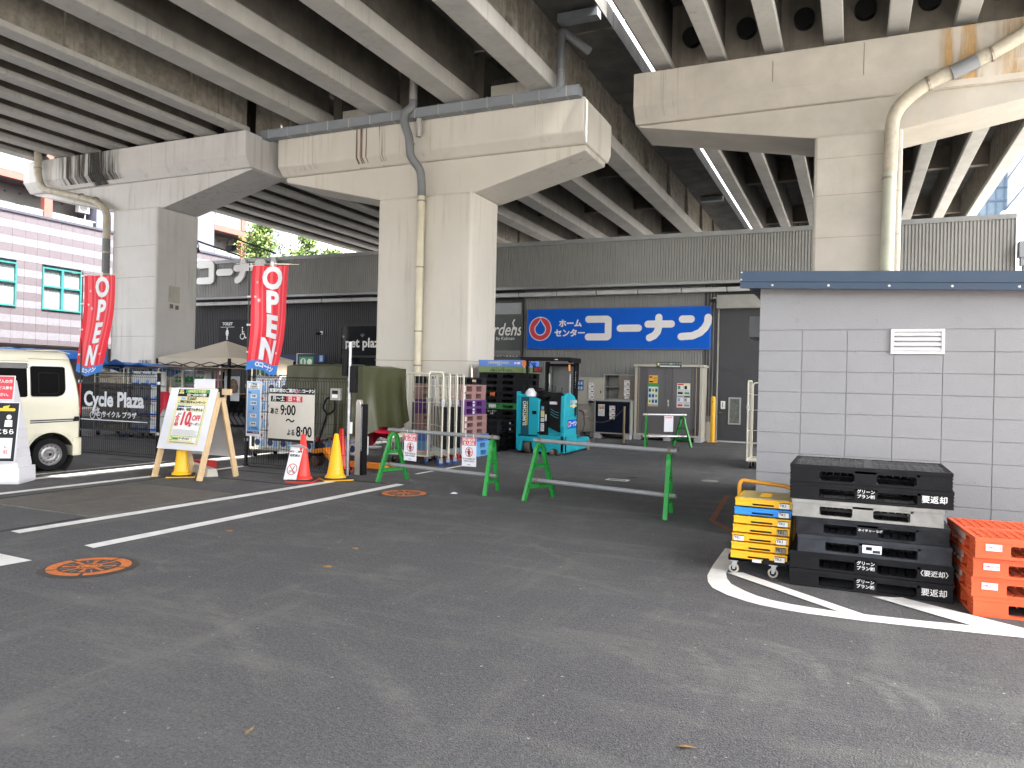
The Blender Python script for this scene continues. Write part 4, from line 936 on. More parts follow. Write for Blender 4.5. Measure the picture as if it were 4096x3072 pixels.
# flags
def flag(px, zt, zb, wid, lean, seed, label):
    t = thing("open_flag", label, "flag", (px,9.84,0), group="red OPEN flags")
    q = MB(); q.cyl((0,0,1.4),(0,0,zt+.06),.011,8); q.cyl((0,0,0.0),(0,0,1.42),.016,8); q.build("pole_rod", black, t)
    q = MB(); q.cyl((-.3,0,zt+.04),(wid+.28,.0,zt-.035),.007,8); q.build("cross_bar", mat("ivory_plastic", (.55,.52,.42), .5), t)
    def cl(u, v, off=0):   # u 0..1 across, v 0..1 down
        amp = .012+.028*v; x = .1+wid*u*(1-.14*v**2)-lean*v*v*.9-.02*math.sin(v*7+seed); y = -.02-amp*math.sin(u*6.2+seed+v*1.6)-.25*amp*math.sin(u*13+v*5)
        z = zt-.02-(zt-zb)*v-.03*u*(1-v)+.05*v*math.sin(u*5+seed); return Vector((x, y-off, z))
    q = MB(); nu, nv = 28, 60; ms = [mat("flag_red", (.60,.012,.03), .7, var=.03), mat("flag_pink", (.70,.085,.10), .7, var=.03), mat("flag_blue", (.03,.18,.55), .7), W]
    vs = [cl(i/nu, j/nv) for j in range(nv+1) for i in range(nu+1)]
    stripes = {3,4,5,8,14,15,20,21,24}
    for j in range(nv):
        for i in range(nu):
            q.cur = 2 if j > nv*.915 else (1 if i in stripes else 0)
            q.add([vs[j*(nu+1)+i], vs[j*(nu+1)+i+1], vs[(j+1)*(nu+1)+i+1], vs[(j+1)*(nu+1)+i]], [(0,3,2,1)], True)
    import bmesh
    o = q.build("cloth", ms, t, flat=1)
    bm = bmesh.new(); bm.from_mesh(o.data); bmesh.ops.remove_doubles(bm, verts=bm.verts, dist=1e-5); bm.to_mesh(o.data); bm.free()
    q = MB(); H_ = zt-zb
    def letters(s, cu_, cv, size, bold, sx=1):
        vs, fs = text_mesh(s, size, bold=bold, ext=0, sx=sx)
        me = bpy.data.meshes.new("tmp"); me.from_pydata(vs, [], fs); bm = bmesh.new(); bm.from_mesh(me); bmesh.ops.triangulate(bm, faces=bm.faces)
        for _ in range(5):
            le = [e for e in bm.edges if e.calc_length() > size*.14]
            if le: bmesh.ops.subdivide_edges(bm, edges=le, cuts=1); bmesh.ops.triangulate(bm, faces=bm.faces)
        q.add([cl(cu_+v.co.x/wid, cv-v.co.y/H_, .006) for v in bm.verts], [tuple(v.index for v in f.verts) for f in bm.faces]); bm.free(); bpy.data.meshes.remove(me)
    for k, ch in enumerate("OPEN"): letters(ch, .57 if k != 3 else .55, .125+.228*k, .50, .020, 1.0)
    letters("コーナン", .60, .955, .10, .006); letters("O", .30, .955, .10, .006)
    for (u, v) in ((.18,.16),(.13,.30),(.22,.335),(.86,.80)):
        for a in range(0, 180, 45):
            r = .035 if u != .22 else .055; c0 = Vector((math.cos(math.radians(a+10)), math.sin(math.radians(a+10)), 0)); n0 = Vector((-c0.y, c0.x, 0))*.004
            pts = [c0*r, n0, -c0*r, -n0]; q.add([cl(u+p_.x/wid, v-p_.y/H_, .007) for p_ in pts], [(0,1,2,3)])
    q.build("lettering", WB, t, flat=1)
    q = MB()
    for v in (.0,.29,.56,.82): p = cl(0, v); q.box(-.02, p.x+.03, -.02, .01, p.z-.02, p.z+.01)
    q.box(.1+wid*.48, .1+wid*.53, -.015, .005, zt-.06, zt+.03)
    q.build("cloth_ties", mat("tie_white", (.6,.6,.58), .5), t)
flag(-9.30, 3.39, 1.62, .76, .08, .4, "red OPEN flag standing at the left post of the opening hours gate")
flag(-13.42, 3.38, 1.52, .84, .28, 2.2, "red OPEN flag behind the van, leaning over the Cycle Plaza gate")
# ================= A-frame sign
pine = mat("pine_wood", (.58,.42,.24), .6, var=.14, nscale=6, streak=.25, scol=(.35,.2,.1))
t = thing("a_frame_sign", "pine A-frame sign with a white board and yellow 10% coupon poster", "sign", (-8.92,8.43,0))
for sx_ in (-.46,.43):
    q = MB(); q.bar((sx_,-.34,0),(sx_+.02,-.01,1.27),.085,.04,up=(1,0,0)); q.build("leg", pine, t, bev=.003)
    q = MB(); q.bar((sx_,.37,0),(sx_+.02,.02,1.27),.085,.04,up=(1,0,0)); q.build("leg", pine, t, bev=.003)
q = MB(); q.box(-.56,.66,-.02,.02,1.235,1.325); q.build("top_rail", pine, t, bev=.003)
for sx_ in (-.44,.47):
    q = MB(); q.box(sx_-.05,sx_+.03,-.032,.032,1.2,1.335); q.build("hinge", K, t, bev=.004)
uz = Vector((.02,.33,1.27)).normalized()
B = Board((-.50,-.26,.42), (1,0,0), uz); B.n = B.ux.cross(B.uz); BW = mat("board_white", (.63,.64,.68), .35, var=.03)
B.o = Vector((-.50,-.245,.42))-Vector((0,.03,0)); B.rect(0,.93,0,.93,BW,0,back=.012); B.build("front_board", t)
B = Board((-.50,-.275,.42), (1,0,0), uz); px0, px1, pz0, pz1 = .17, .79, .08, .91
yb = mat("poster_yellow", (.66,.60,.32), .45, var=.1, nscale=3); B.rect(px0,px1,pz0,pz1,yb,1)
B.rect(px0,px1,.80,.91,K,2); B.rect(.32,px1,.855,.905,GRN,3); B.text("LINE友だち限定", .545, .88, .05, PYL, 4, bold=.001); B.text("近畿", .235, .885, .036, PYL, 3, bold=.001); B.text("2府4県", .235, .85, .034, PYL, 3, bold=.001)
B.text("5/21〜6/2の13日間!!", .55, .826, .045, W, 3, bold=.0015); B.text("生活応援", .47, .765, .048, K, 3, bold=.001); B.text("ご優待割引キャンペーン", .48, .712, .05, K, 3, bold=.0015); B.rect(.26,.34,.75,.785,LBL,3)
B.rect(.21,.755,.20,.675,GRN,2); B.rect(.216,.749,.206,.669,W,3); B.rect(.225,.36,.635,.66,NVY,4); B.text("対象店舗で", .44, .645, .03, K, 4); B.rect(.43,.74,.565,.595,PYL,4); B.text("期間中、何度でも使える", .48, .60, .047, K, 5, bold=.0012)
B.text("10", .43, .455, .27, RED, 5, bold=.012, shear=.12, sx=.78); B.text("%", .545, .375, .09, RED, 6, bold=.003); B.text("OFF", .65, .475, .11, RED, 5, bold=.004, sx=.85); B.text("全", .275, .47, .085, RED, 5, bold=.003); B.text("品", .275, .385, .085, RED, 5, bold=.003); B.text("クーポン", .65, .385, .045, K, 5, bold=.001); B.text("ほぼ", .30, .53, .035, K, 4)
B.lines(.235,.735,.215,.30,6,GRY,.3,5); B.rect(.40,.64,.14,.175,W,3); B.text("クーポンGET!", .50, .163, .034, K, 4, bold=.001); B.rect(.27,.38,.145,.175,GRN,3); B.lines(.23,.72,.09,.12,1,GRY,.5,4); B.rect(.225,.262,.13,.185,GRN,3); B.rect(.231,.256,.142,.172,W,4); B.rect(.66,.74,.105,.19,W,3)
B.build("poster", t)
B = Board((-.50+.96,.345,.30), (-1,0,0), Vector((-.0,-.33,1.27))); B.rect(.03,.90,0,.98,BW,0,back=.012); B.build("back_board", t)
q = MB(); q.box(-.10,.30,.03,.045,1.30,1.46); q.build("upright_card", PWH, t)
# ================= cones
def cone(x, y, h, m_, base, label, rb, grp=None):
    t = thing("traffic_cone", label, "cone", (x,y,0), random.random(), grp)
    q = MB(); q.lathe([(rb+.025,.035),(rb+.02,.055),(rb,.07),(rb*.93,.09),(.032,h-.012),(.02,h),(0,h+.002)], (0,0,0), 32); q.build("cone_body", m_, t)
    q = MB(); s = rb+.085; q.box(-s,s,-s,s,.002,.018); q.build("base_plate", m_, t, bev=.008)
    q = MB(); s -= .012; q.box(-s,s,-s,s,.019,.036); q.build("base_weight", base, t, bev=.008)
    return t
cy = mat("cone_yellow", (.80,.45,.008), .4, var=.04); cr = mat("cone_red", (.72,.035,.025), .4, var=.06); rbm = mat("base_rubber", (.02,.02,.022), .7)
cone(-9.10,8.33,.70,cy,rbm,"yellow cone standing under the A-frame sign",.115,"yellow cones")
cone(-7.05,9.33,.69,cy,rbm,"yellow cone in front of the galvanised sensor pole",.135,"yellow cones")
cone(-7.33,8.92,.69,cr,rbm,"red cone with a no parking card leaning on it",.12,"red cones")
cone(-7.72,10.35,.69,cr,rbm,"red cone behind the mesh gate half hidden by the other red cone",.12,"red cones")
t = thing("parking_card", "white no motorcycle parking card leaning on the red cone", "sign", (-7.42,8.74,.03))
B = Board((-.10,-.01,0), (1,.12,0), Vector((.05,.26,1))); B.rect(0,.21,0,.5,PWH,0,back=.003); B.rect(.012,.198,.30,.46,W,1); B.text("原付・二輪車", .105, .415, .034, K, 2, bold=.0006); B.text("駐輪禁止", .105, .355, .042, K, 2, bold=.001)
B.ring(.105,.155,.085,.012,RED,2,28); B.stroke([(.05,.215),(.16,.095)],.006,RED,4); B.stroke([(.065,.13),(.115,.13),(.13,.19),(.14,.2)],.008,GRY,3); B.ring(.075,.115,.018,.008,GRY,3,12); B.ring(.14,.115,.018,.008,GRY,3,12); B.rect(.012,.198,.03,.3,W,1)
B.build("card", t)
q = MB(); q.add([(-.05,.0,.5),(.16,.03,.52),(.20,.16,.45),(-.02,.13,.46),(-.05,.0,.503),(.16,.03,.523),(.20,.16,.453),(-.02,.13,.463)], [(0,1,2,3),(7,6,5,4),(0,4,5,1),(1,5,6,2),(2,6,7,3),(3,7,4,0)]); q.build("card_flap", PWH, t)
# wheel stop block and red box behind the sign
t = thing("kerb_block", "pale concrete wheel stop with a small orange reflector beside the A-frame leg", "block", (-9.25,8.82,0), math.radians(-27))
q = MB(); q.prism([(-.09,0),(.09,0),(.065,.12),(-.065,.12)], -.62, .62, 'yz'); q.build("block_body", conc_c, t, bev=.008); q = MB(); q.box(.45,.56,-.085,-.074,.05,.08); q.build("reflector", mat("orange_reflector", (.8,.25,.02), .3), t)
mb = MB(); mb.box(-9.92,-9.50,9.2,9.42,0,.13); o = mb.build("red_box", mat("red_plastic", (.38,.02,.02), .4), bev=.01); tag(o, "low red box lying behind the A-frame sign", "box")
# sandwich pylon sign at the left edge
t = thing("pylon_sign", "white plastic pylon sign with red and charcoal panels at the left edge", "sign", (-10.50,6.60,0), math.radians(32))
pw = mat("pylon_white", (.60,.60,.64), .4, var=.04)
q = MB(); lv = [(0,.30,.22),(.04,.31,.23),(.22,.305,.225)]
z = .22
while z < .8: lv += [(z,.30-.12*z,.22-.10*z),(z+.008,.292-.12*z,.212-.10*z),(z+.015,.30-.12*z,.22-.10*z)]; z += .125
lv += [(.86,.19,.13),(1.38,.12,.06),(1.40,.10,.04)]
vs = []; 
for z, a, b_ in lv: vs += [(-a,-b_,z),(a,-b_,z),(a,b_,z),(-a,b_,z)]
fs = [(i*4+j, i*4+(j+1)%4, i*4+4+(j+1)%4, i*4+4+j) for i in range(len(lv)-1) for j in range(4)]+[(3,2,1,0), tuple(len(vs)-4+k for k in range(4))]
q.add(vs, fs); q.build("pylon_body", pw, t, bev=.01)
uzp = Vector((0,.17,1.1))
B = Board((-.36,-.26,.30), (1,0,0), uzp); B.rect(0,.62,0,.80,PWH,0,back=.012); B.rect(.01,.61,.01,.79,DKG,1); B.rect(.03,.57,.05,.32,PWH,2); B.text("こちら", .47, .40, .075, W, 2, bold=.003); B.disc(.50,.60,.032,W,2,16); B.poly([(.455,.56),(.545,.56),(.55,.47),(.45,.47)], W, 2); B.stroke([(.3,.70),(.55,.70)],.02,YEL,2); B.poly([(.42,.745),(.50,.76),(.47,.70),(.40,.70)], YEL, 3); B.text("に", .50, .20, .05, K, 3); B.text("駐", .50, .13, .06, RED, 3); B.build("charcoal_panel", t)
B = Board((-.40,-.14,1.12), (1,0,0), uzp); B.rect(0,.57,0,.33,W,0,back=.01); B.rect(.01,.56,.01,.32,RED,1); B.text("円以上購入の方", .37, .25, .05, W, 2, bold=.001); B.text("駐車サービス券を", .37, .16, .046, W, 2, bold=.001); B.text("ください。", .42, .07, .046, W, 2, bold=.001); B.build("red_panel", t)
q = MB(); q.box(.10,.16,-.206,-.200,.33,.37); q.build("maker_sticker", YEL, t)
# ================= steel bollard, chain stands and info sign
t = thing("steel_bollard", "flat stainless bollard with a hanging white chain right of the mesh gate", "bollard", (-7.12,10.02,0)); ss = mat("stainless", (.42,.39,.36), .35, metal=.6, var=.1)
q = MB(); q.prism([(-.055,0),(.045,0),(.045,1.10),(.015,1.19),(-.035,1.19),(-.055,1.14)], -.05, .03, 'xz'); q.build("post_face", ss, t, bev=.006)
q = MB(); q.box(.046,.085,-.045,.09,0,1.12); q.build("post_back", blk, t)
def chain(parent, pts, r=.012, m_=None, name="chain"):
    q = MB(); 
    for i in range(len(pts)-1):
        a, b_ = Vector(pts[i]), Vector(pts[i+1]); d = (b_-a); c0 = (a+b_)/2; x = d.normalized(); s = Vector((0,1,0)) if i % 2 else Vector((1,0,0)); y = (s-x*s.dot(x)).normalized()
        q.tube([c0+x*math.cos(k*.785)*d.length*.62+y*math.sin(k*.785)*r*1.1 for k in range(8)], r*.3, 5, closed=True)
    return q.build(name, m_ or mat("white_chain", (.55,.55,.55), .4), parent)
chain(t, [(.065,-.06,1.08-.03*i) for i in range(24)], .014, gal)
t = thing("chain_stand", "white chain post on a round base behind the steel bollard", "stand", (-9.66,14.15,0))
q = MB(); q.lathe([(.17,0),(.17,.03),(.14,.045),(.03,.05),(.03,.8),(0,.82)], (0,0,0), 24); q.build("stand_body", mat("stand_white", (.55,.56,.58), .4), t)
chain(t, [(.03+.012*i,.0,.62-.033*i) for i in range(16)], .016)
t = thing("info_sign", "small white notice with a red fire engine drawing beside the pallets", "sign", (-9.72,14.6,0)); q = MB(); q.cyl((.32,0,0),(.32,0,1.14),.035,12); q.build("sign_post", ss, t)
B = Board((-.12,-.03,.52)); B.rect(0,.38,0,.56,PWH,0,back=.01); B.frame = None
for a in ((0,.38,0,.01),(0,.38,.55,.56),(0,.01,0,.56),(.37,.38,0,.56)): B.rect(*a,GRY,1)
B.rect(.13,.30,.42,.46,RED,1); B.rect(.24,.33,.45,.49,RED,1); B.disc(.17,.42,.02,RED,2,12); B.disc(.28,.42,.02,RED,2,12); B.lines(.12,.34,.16,.36,4,GRY,.35,2); B.lines(.14,.34,.09,.14,1,RED,.5,2); B.lines(.12,.33,.04,.08,1,GRY,.4,2); B.build("notice_plate", t)
# ================= canopy tent
t = thing("canopy_tent", "beige pop-up canopy tent in front of the toilets", "tent", (0,0,0))
F_, L_, R_ = Vector((-13.9,14.1,0)), Vector((-16.85,14.55,0)), Vector((-13.6,16.1,0)); K_ = L_+R_-F_; cs = [F_, R_, K_, L_]; ctr = (L_+R_)/2
tb = mat("tent_beige", (.46,.41,.33), .8, var=.04, nscale=1.5)
q = MB(); pk = ctr+Vector((0,0,2.46))
for i in range(4):
    a, b_ = cs[i], cs[(i+1)%4]; m1 = (a+b_)/2
    n_ = 8
    for k in range(n_):
        p, r = a.lerp(b_, k/n_), a.lerp(b_, (k+1)/n_)
        def up_(v, w, s=1.0): 
            f = 1-abs(2*w-1); return Vector((v.x, v.y, 1.98-.035*f))
        pa, pb = up_(p, k/n_), up_(r, (k+1)/n_); ia, ib = pa.lerp(pk, .5)-Vector((0,0,.035)), pb.lerp(pk, .5)-Vector((0,0,.035))
        q.add([pa, pb, ib, ia, pk], [(0,1,2,3),(3,2,4)], True); q.add([pa-Vector((0,0,.19-.02*math.sin(k))), pb-Vector((0,0,.19-.02*math.sin(k+1))), pb, pa], [(0,1,2,3)])
q.build("canopy", tb, t, flat=1)
for c0 in cs: q = MB(); q.box(c0.x-.03,c0.x+.03,c0.y-.03,c0.y+.03,0,1.95); q.build("leg", blk, t)
q = MB()
for i in range(4):
    a, b_ = cs[i], cs[(i+1)%4]; pts = [a.lerp(b_, k/4)+Vector((0,0,1.86 if k % 2 else 1.72)) for k in range(5)]; pts2 = [a.lerp(b_, k/4)+Vector((0,0,1.72 if k % 2 else 1.86)) for k in range(5)]
    for pp in (pts, pts2):
        for k in range(4): q.bar(pp[k], pp[k+1], .02)
q.build("truss", blk, t)
t = thing("tent_panel", "white notice with a brown bag hanging under the canopy tent", "notice", (-14.35,14.6,0)); B = Board((-.2,0,.9)); B.rect(0,.5,0,.62,PWH,0,back=.01); B.lines(.1,.2,.2,.5,6,GRY,.4,1); B.build("sheet", t); q = MB(); q.lathe([(0,1.1),(.1,1.12),(.12,1.25),(.08,1.42),(0,1.46)], (.2,-.1,0), 10); q.build("bag", mat("brown_bag", (.12,.08,.05), .8, var=.4, nscale=14), t)
# ================= nested shopping carts
cart = thing("shopping_cart", "", "cart", (-14.9,15.0,0), math.radians(-8), "nested black shopping carts")
q = MB()
for sx_ in (-.22,.22):
    q.tube([(sx_,-.35,.16),(sx_*1.05,.30,.18),(sx_*1.05,.10,.45),(sx_*1.05,.36,.98),(sx_*.9,.44,1.02)], .014, 6)
q.tube([(-.24,.44,1.02),(.24,.44,1.02)], .018, 6); q.build("cart_frame", blk, cart)
q = MB()
for z, w_ in ((.55,.18),(.72,.21),(.92,.24)): q.tube([(-w_,-.42+.1*(z-.55),z),(w_,-.42+.1*(z-.55),z),(w_,.30,z),(-w_,.30,z)], .008, 5, closed=True)
for i in range(9):
    f = -1+2*i/8; q.bar((.18*f,-.42,.55),(.24*f,-.38,.92),.006); 
    y = -.42+.72*i/8
    for s in (-1,1): q.bar((s*.18,y,.55),(s*.24,y,.92),.006)
q.build("basket", blk, cart)
for sx_, y in ((-.22,-.35),(.22,-.35),(-.23,.3),(.23,.3)):
    q = MB(); q.cyl((sx_-.015,y,.055),(sx_+.015,y,.055),.055,14); q.build("castor", mat("castor_grey", (.12,.12,.12), .5), cart)
q = MB(); q.box(-.08,.08,.38,.43,1.02,1.05); q.build("handle_tag", YEL, cart)
for i in range(7):
    c = cart if i == 0 else copy_tree(cart)
    c.location = (-16.0+.19*i, 15.9, 0); c.rotation_euler = (0,0,math.radians(-80))
    c["label"] = ["nearest cart at the left end of the nested black carts","second black cart from the left in the nested row","third black cart from the left in the nested row","middle black cart of the nested row beside the tent leg","fifth black cart from the left in the nested row","sixth black cart from the left, beside the mesh gate post","black cart at the right end of the nested row"][i]
# ================= pallets
def pallet_mesh(name, w_, d, h, m_, fine=False, n=12, top=False):
    q = MB(); bx = [(0,.195*w_),(.41*w_,.555*w_),(.785*w_,w_)]; by = [(0,.2*d),(.41*d,.59*d),(.8*d,d)]; tt = .028; bt = .018; e = .004
    # rim and deck bars
    q.box(0,w_,0,.03,h-tt,h); q.box(0,w_,d-.03,d,h-tt,h); q.box(0,.03,.03,d-.03,h-tt,h); q.box(w_-.03,w_,.03,d-.03,h-tt,h)
    k = 26 if fine else n
    bw = .0032 if fine else .006; q.cur = 1 if top else 0; k = 19 if fine else k
    for i in range(1, k):
        x = w_*i/k; q.box(x-bw,x+bw,.03,d-.03,h-tt+.003,h-.001)
    for i in range(1, int(k*.75)):
        y = d*i/(k*.75); q.box(.03,w_-.03,y-bw,y+bw,h-tt+.002,h-.0018)
    if fine:
        q.box(w_*.47,w_*.53,.03,d-.03,h-tt+.001,h-.0006); q.box(.03,w_-.03,d*.46,d*.54,h-tt+.0012,h-.0004)
        for (a, b_) in ((bx[0][1], bx[1][0]), (bx[1][1], bx[2][0])):
            for s_, x0 in ((1, a), (-1, b_)):
                for zc, sz in ((h-tt-.016, -1), (bt-.002, 1)): q.prism([(x0-s_*.006, zc), (x0+s_*.012, zc), (x0-s_*.006, zc+sz*.014)] , .012, .05, 'xz')
            for j in range(1, 5): xx = a+(b_-a)*j/5; q.box(xx-.0015,xx+.0015,.0045,.045,h-tt-.03,h-tt-.015)
    q.cur = 0
    if not top: q.box(.031,w_-.031,.031,d-.031,h-tt-.004,h-tt+.002)  # closed plate added under the deck to keep light out of the openings
    for (a, b_) in bx:
        for (c, f) in by:
            q.box(a+e,b_-e,c+e,f-e,0.001,h-tt+.001)
            for j in range(3): # ribs on the block faces
                zz = h*(.25+.2*j)
                if a == 0: q.box(a-.001,a+.02,c+e,f-e,zz,zz+.006)
                if b_ == w_: q.box(b_-.02,b_+.001,c+e,f-e,zz,zz+.006)
    for (c, f) in ((.0,.05),(d*.47,d*.53),(d-.05,d)):
        q.box(.002,w_-.002,c+.002,f+(-.002),0,bt)
        q.box(.2*w_-.01,.8*w_+.01,c+.004,f-.004,h-tt-.018,h-tt+.001)
    for (a, b_) in bx: q.box(a+.001,b_-.001,.051,d-.051,0.0005,bt)
    o = q.build(name, [m_, mat("worn_black_edge", (.05,.05,.051), .6, var=.3, nscale=30)] if top else m_, bev=.004 if fine else 0); return o
PD = {}
def pallet(col, x, y, z, w_=1.1, d=1.0, h=.138, rz=0, label="", group=None, m_=None, fine=False, text=None):
    key = (col, w_, d, h, fine)
    if key not in PD:
        o = pallet_mesh("pallet", w_, d, h, m_, fine, top=(col in 't')); PD[key] = o
    else:
        s_ = PD[key]; o = bpy.data.objects.new("pallet", s_.data); sc.collection.objects.link(o)
        if fine: bv = o.modifiers.new("bevel", 'BEVEL'); bv.width = .004; bv.segments = 2; bv.limit_method = 'ANGLE'
    o.location = (x, y, z); o.rotation_euler = (0,0,rz); tag(o, label, "pallet", group)
    return o
def ptext(o, items, name="lettering"):
    B = Board((0,-.0005,0)); 
    for (s, x, z, size, mm, kw) in items:
        if s == "rect": B.rect(x-size[0]/2, x+size[0]/2, z-size[1]/2, z+size[1]/2, mm, kw.get('k',1))
        else: B.text(s, x, z, size, mm, 3, **kw)
    return B.build(name, o)
pb = mat("pallet_black", (.009,.009,.0105), .55, spec=.13, var=.3, nscale=5, grime=-.0, bump=.1, bscale=40); pdst = mat("pallet_dusty", (.035,.038,.045), .7, spec=.15, var=.35, nscale=6); pg = mat("pallet_grey", (.24,.235,.22), .75, var=.3, nscale=5, grime=.4)
pdb = mat("pallet_dusty_black", (.018,.019,.022), .6, spec=.12, var=.5, nscale=7)
gr = "black pallets stacked against the hut"
lv = [("b",pb,-.42,1.11,"lowest black pallet of the stack by the hut"),("b",pb,-.42,1.11,"second black pallet from the ground in the stack by the hut"),("d",pdst,-.365,1.04,"dusty blue-black pallet with a torn white sticker by the hut"),("k",pdb,-.38,1.04,"scuffed black pallet with tiny white lettering under the grey one"),("g",pg,-.41,1.03,"chalky grey pallet in the middle of the black stack"),("b",pb,-.43,1.11,"black pallet just above the chalky grey one"),("t",pb,-.43,1.10,"topmost black pallet of the stack by the hut, its grid deck showing")]
zz = 0
for i, (c, m_, x, w_, lab) in enumerate(lv):
    o = pallet(c, x, 6.25+.01*(i%2), zz, w_, .82, .132, 0, lab, gr, m_, fine=True); zz += .1335
    if i in (0,1,5): ptext(o, [("グリーン",.535,.086,.031,W,dict(bold=.0004)),("プラン㈱",.535,.050,.031,W,dict(bold=.0004)),("〈要返却〉" if i == 1 else "要返却",.985,.062,.056 if i != 1 else .046,W,dict(bold=.0006))])
    if i == 3: ptext(o, [("ネイチャーラボ",.52,.066,.024,W,{})])
    if i == 2: ptext(o, [("rect",.52,.065,(.13,.06),PWH,{}),("rect",.50,.07,(.04,.025),K,dict(k=2)),("rect",.55,.05,(.05,.02),pdst,dict(k=2))])
po = mat("pallet_orange", (.62,.095,.028), .42, var=.08, nscale=4, bump=.05)
for i in range(4):
    o = pallet("o", (.775,.76,.765,.77)[i], (6.0,5.99,5.97,5.93)[i]+.0, .136*i, 1.1, .86, .135, math.radians(5.5), ["lowest orange pallet, its side opening showing, at the right edge","second orange pallet from the ground at the right edge","third orange pallet from the ground at the right edge","topmost orange pallet with a perforated deck at the right edge"][i], "orange pallets at the right edge", po, fine=True)
    if i: 
        ptext(o, [("rect",.11,.075,(.095,.045),PWH,{}),("三甲リース",.11,.075,.018,RED,{})])
        B = Board((-.0015,.80,0), (0,-1,0)); B.rect(.16,.56,.075,.115,mat("sticker_greyed", (.32,.25,.22), .6),1); B.text("三甲リース株式会社", .36, .045, .032, mat("sticker_greyed"), 1); B.build("side_lettering", o)
# mauve and purple stack behind the cages
pm = mat("pallet_mauve", (.30,.17,.16), .7, var=.12, grime=.3); pp = mat("pallet_purple", (.10,.028,.16), .6, var=.1, grime=.2); plb = mat("pallet_light_blue", (.13,.36,.62), .6, var=.08, grime=.2); pbl = mat("pallet_blue", (.06,.17,.50), .6, var=.08, grime=.2); prd = mat("pallet_red", (.30,.012,.02), .5)
L5 = [("lb",plb,.10,0,"lowest light blue pallet under the mauve stack"),("lb",plb,.08,.15,"second light blue pallet under the mauve stack"),("bl",pbl,.05,.30,"darker blue pallet between the light blue and mauve ones"),("m",pm,.0,.445,"lowest mauve pallet, just above the blue one"),("m",pm,.0,.58,"second mauve pallet from the bottom of its stack"),("m",pm,.0,.715,"mauve pallet just under the two purple ones"),("p",pp,-.02,.85,"lower purple pallet in the mauve stack"),("p",pp,-.02,1.0,"upper purple pallet in the mauve stack"),("m",pm,-.04,1.15,"mauve pallet just above the two purple ones"),("m",pm,-.03,1.30,"mauve pallet under the dusty black top one"),("dk",pdb,-.03,1.46,"dusty black pallet on top of the mauve stack")]
for i, (c, m_, dx, z, lab) in enumerate(L5):
    h_ = (L5[i+1][3]-z if i < 10 else .15)-.002
    o = pallet(c, -8.12+dx, 13.3, z, 1.1, 1.1, round(h_,3), 0, lab, "coloured pallets behind the roll cages", m_)
    B = Board((1.101,0,0), (0,1,0)); 
    if c == "m": B.rect(.10,.17,.02,h_-.03,W,1); B.lines(.11,.16,.03,h_-.04,3,GRY,.4,2)
    elif c == "p": B.rect(.47,.55,.02,h_*.45,PWH,1); B.rect(.47,.55,h_*.6,h_-.025,PWH,1)
    elif c == "dk": B.rect(.44,.60,.06,.10,mat("tan_label", (.5,.36,.2), .6),1)
    else: continue
    B.build("sticker", o)
pallet("r", -8.0, 12.85, 0, 1.05, .42, .12, 0, "low red pallet on the ground behind the roll cages", None, prd)
# lower black stack and the tall stack
for i, z in enumerate((0,.14,.28,.415,.55)):
    o = pallet("b2" if i < 3 else "b2d", -8.16+.03*(i>2), 14.95, z, 1.1, 1.1, .134, 0, ["lowest pallet of the short black stack beside the forklift","second pallet of the short black stack beside the forklift","middle pallet of the short black stack beside the forklift","dusty pallet next to the top of the short black stack","dusty top pallet of the short black stack beside the forklift"][i], "short black pallet stack", pb if i < 3 else pdb)
    if i > 2: B = Board((1.101,0,0), (0,1,0)); B.rect(.62,.70,.04,.085,PWH,1); B.build("sticker", o)
pol = mat("pallet_olive", (.17,.24,.09), .6, var=.1, grime=.2); pgn = mat("pallet_green", (.02,.20,.04), .5, var=.1); pbb = mat("pallet_bright_blue", (.10,.22,.62), .55, var=.1, grime=.15)
ord_ = ["bottom","second","third","fourth","fifth"]
zs2 = [0,.15,.30,.45,.60,.745]
for i in range(5): pallet("b3", -8.12, 16.15, zs2[i], 1.15, 1.0, .145, 0, ord_[i]+" black pallet from the ground in the tall stack behind", "tall black pallet stack", pb)
seq = [(.745,.155,"b3",pb,"black pallet with white katakana lettering under the green one"),(.90,.14,"gn",pgn,"bright green pallet with a white sticker in the tall black stack"),(1.04,.13,"b3",pb,"black pallet just above the bright green one"),(1.17,.14,"b3",pb,"black pallet marked with orange letters in the tall stack"),(1.31,.15,"b3",pb,"black pallet just above the orange lettered one"),(1.46,.15,"b3",pb,"second black pallet below the olive one"),(1.61,.15,"b3",pb,"black pallet directly under the olive one"),(1.76,.14,"ol",pol,"olive green pallet with black Japanese lettering near the stack top"),(1.90,.15,"bb",pbb,"blue pallet with faded yellow lettering on top of the tall stack")]
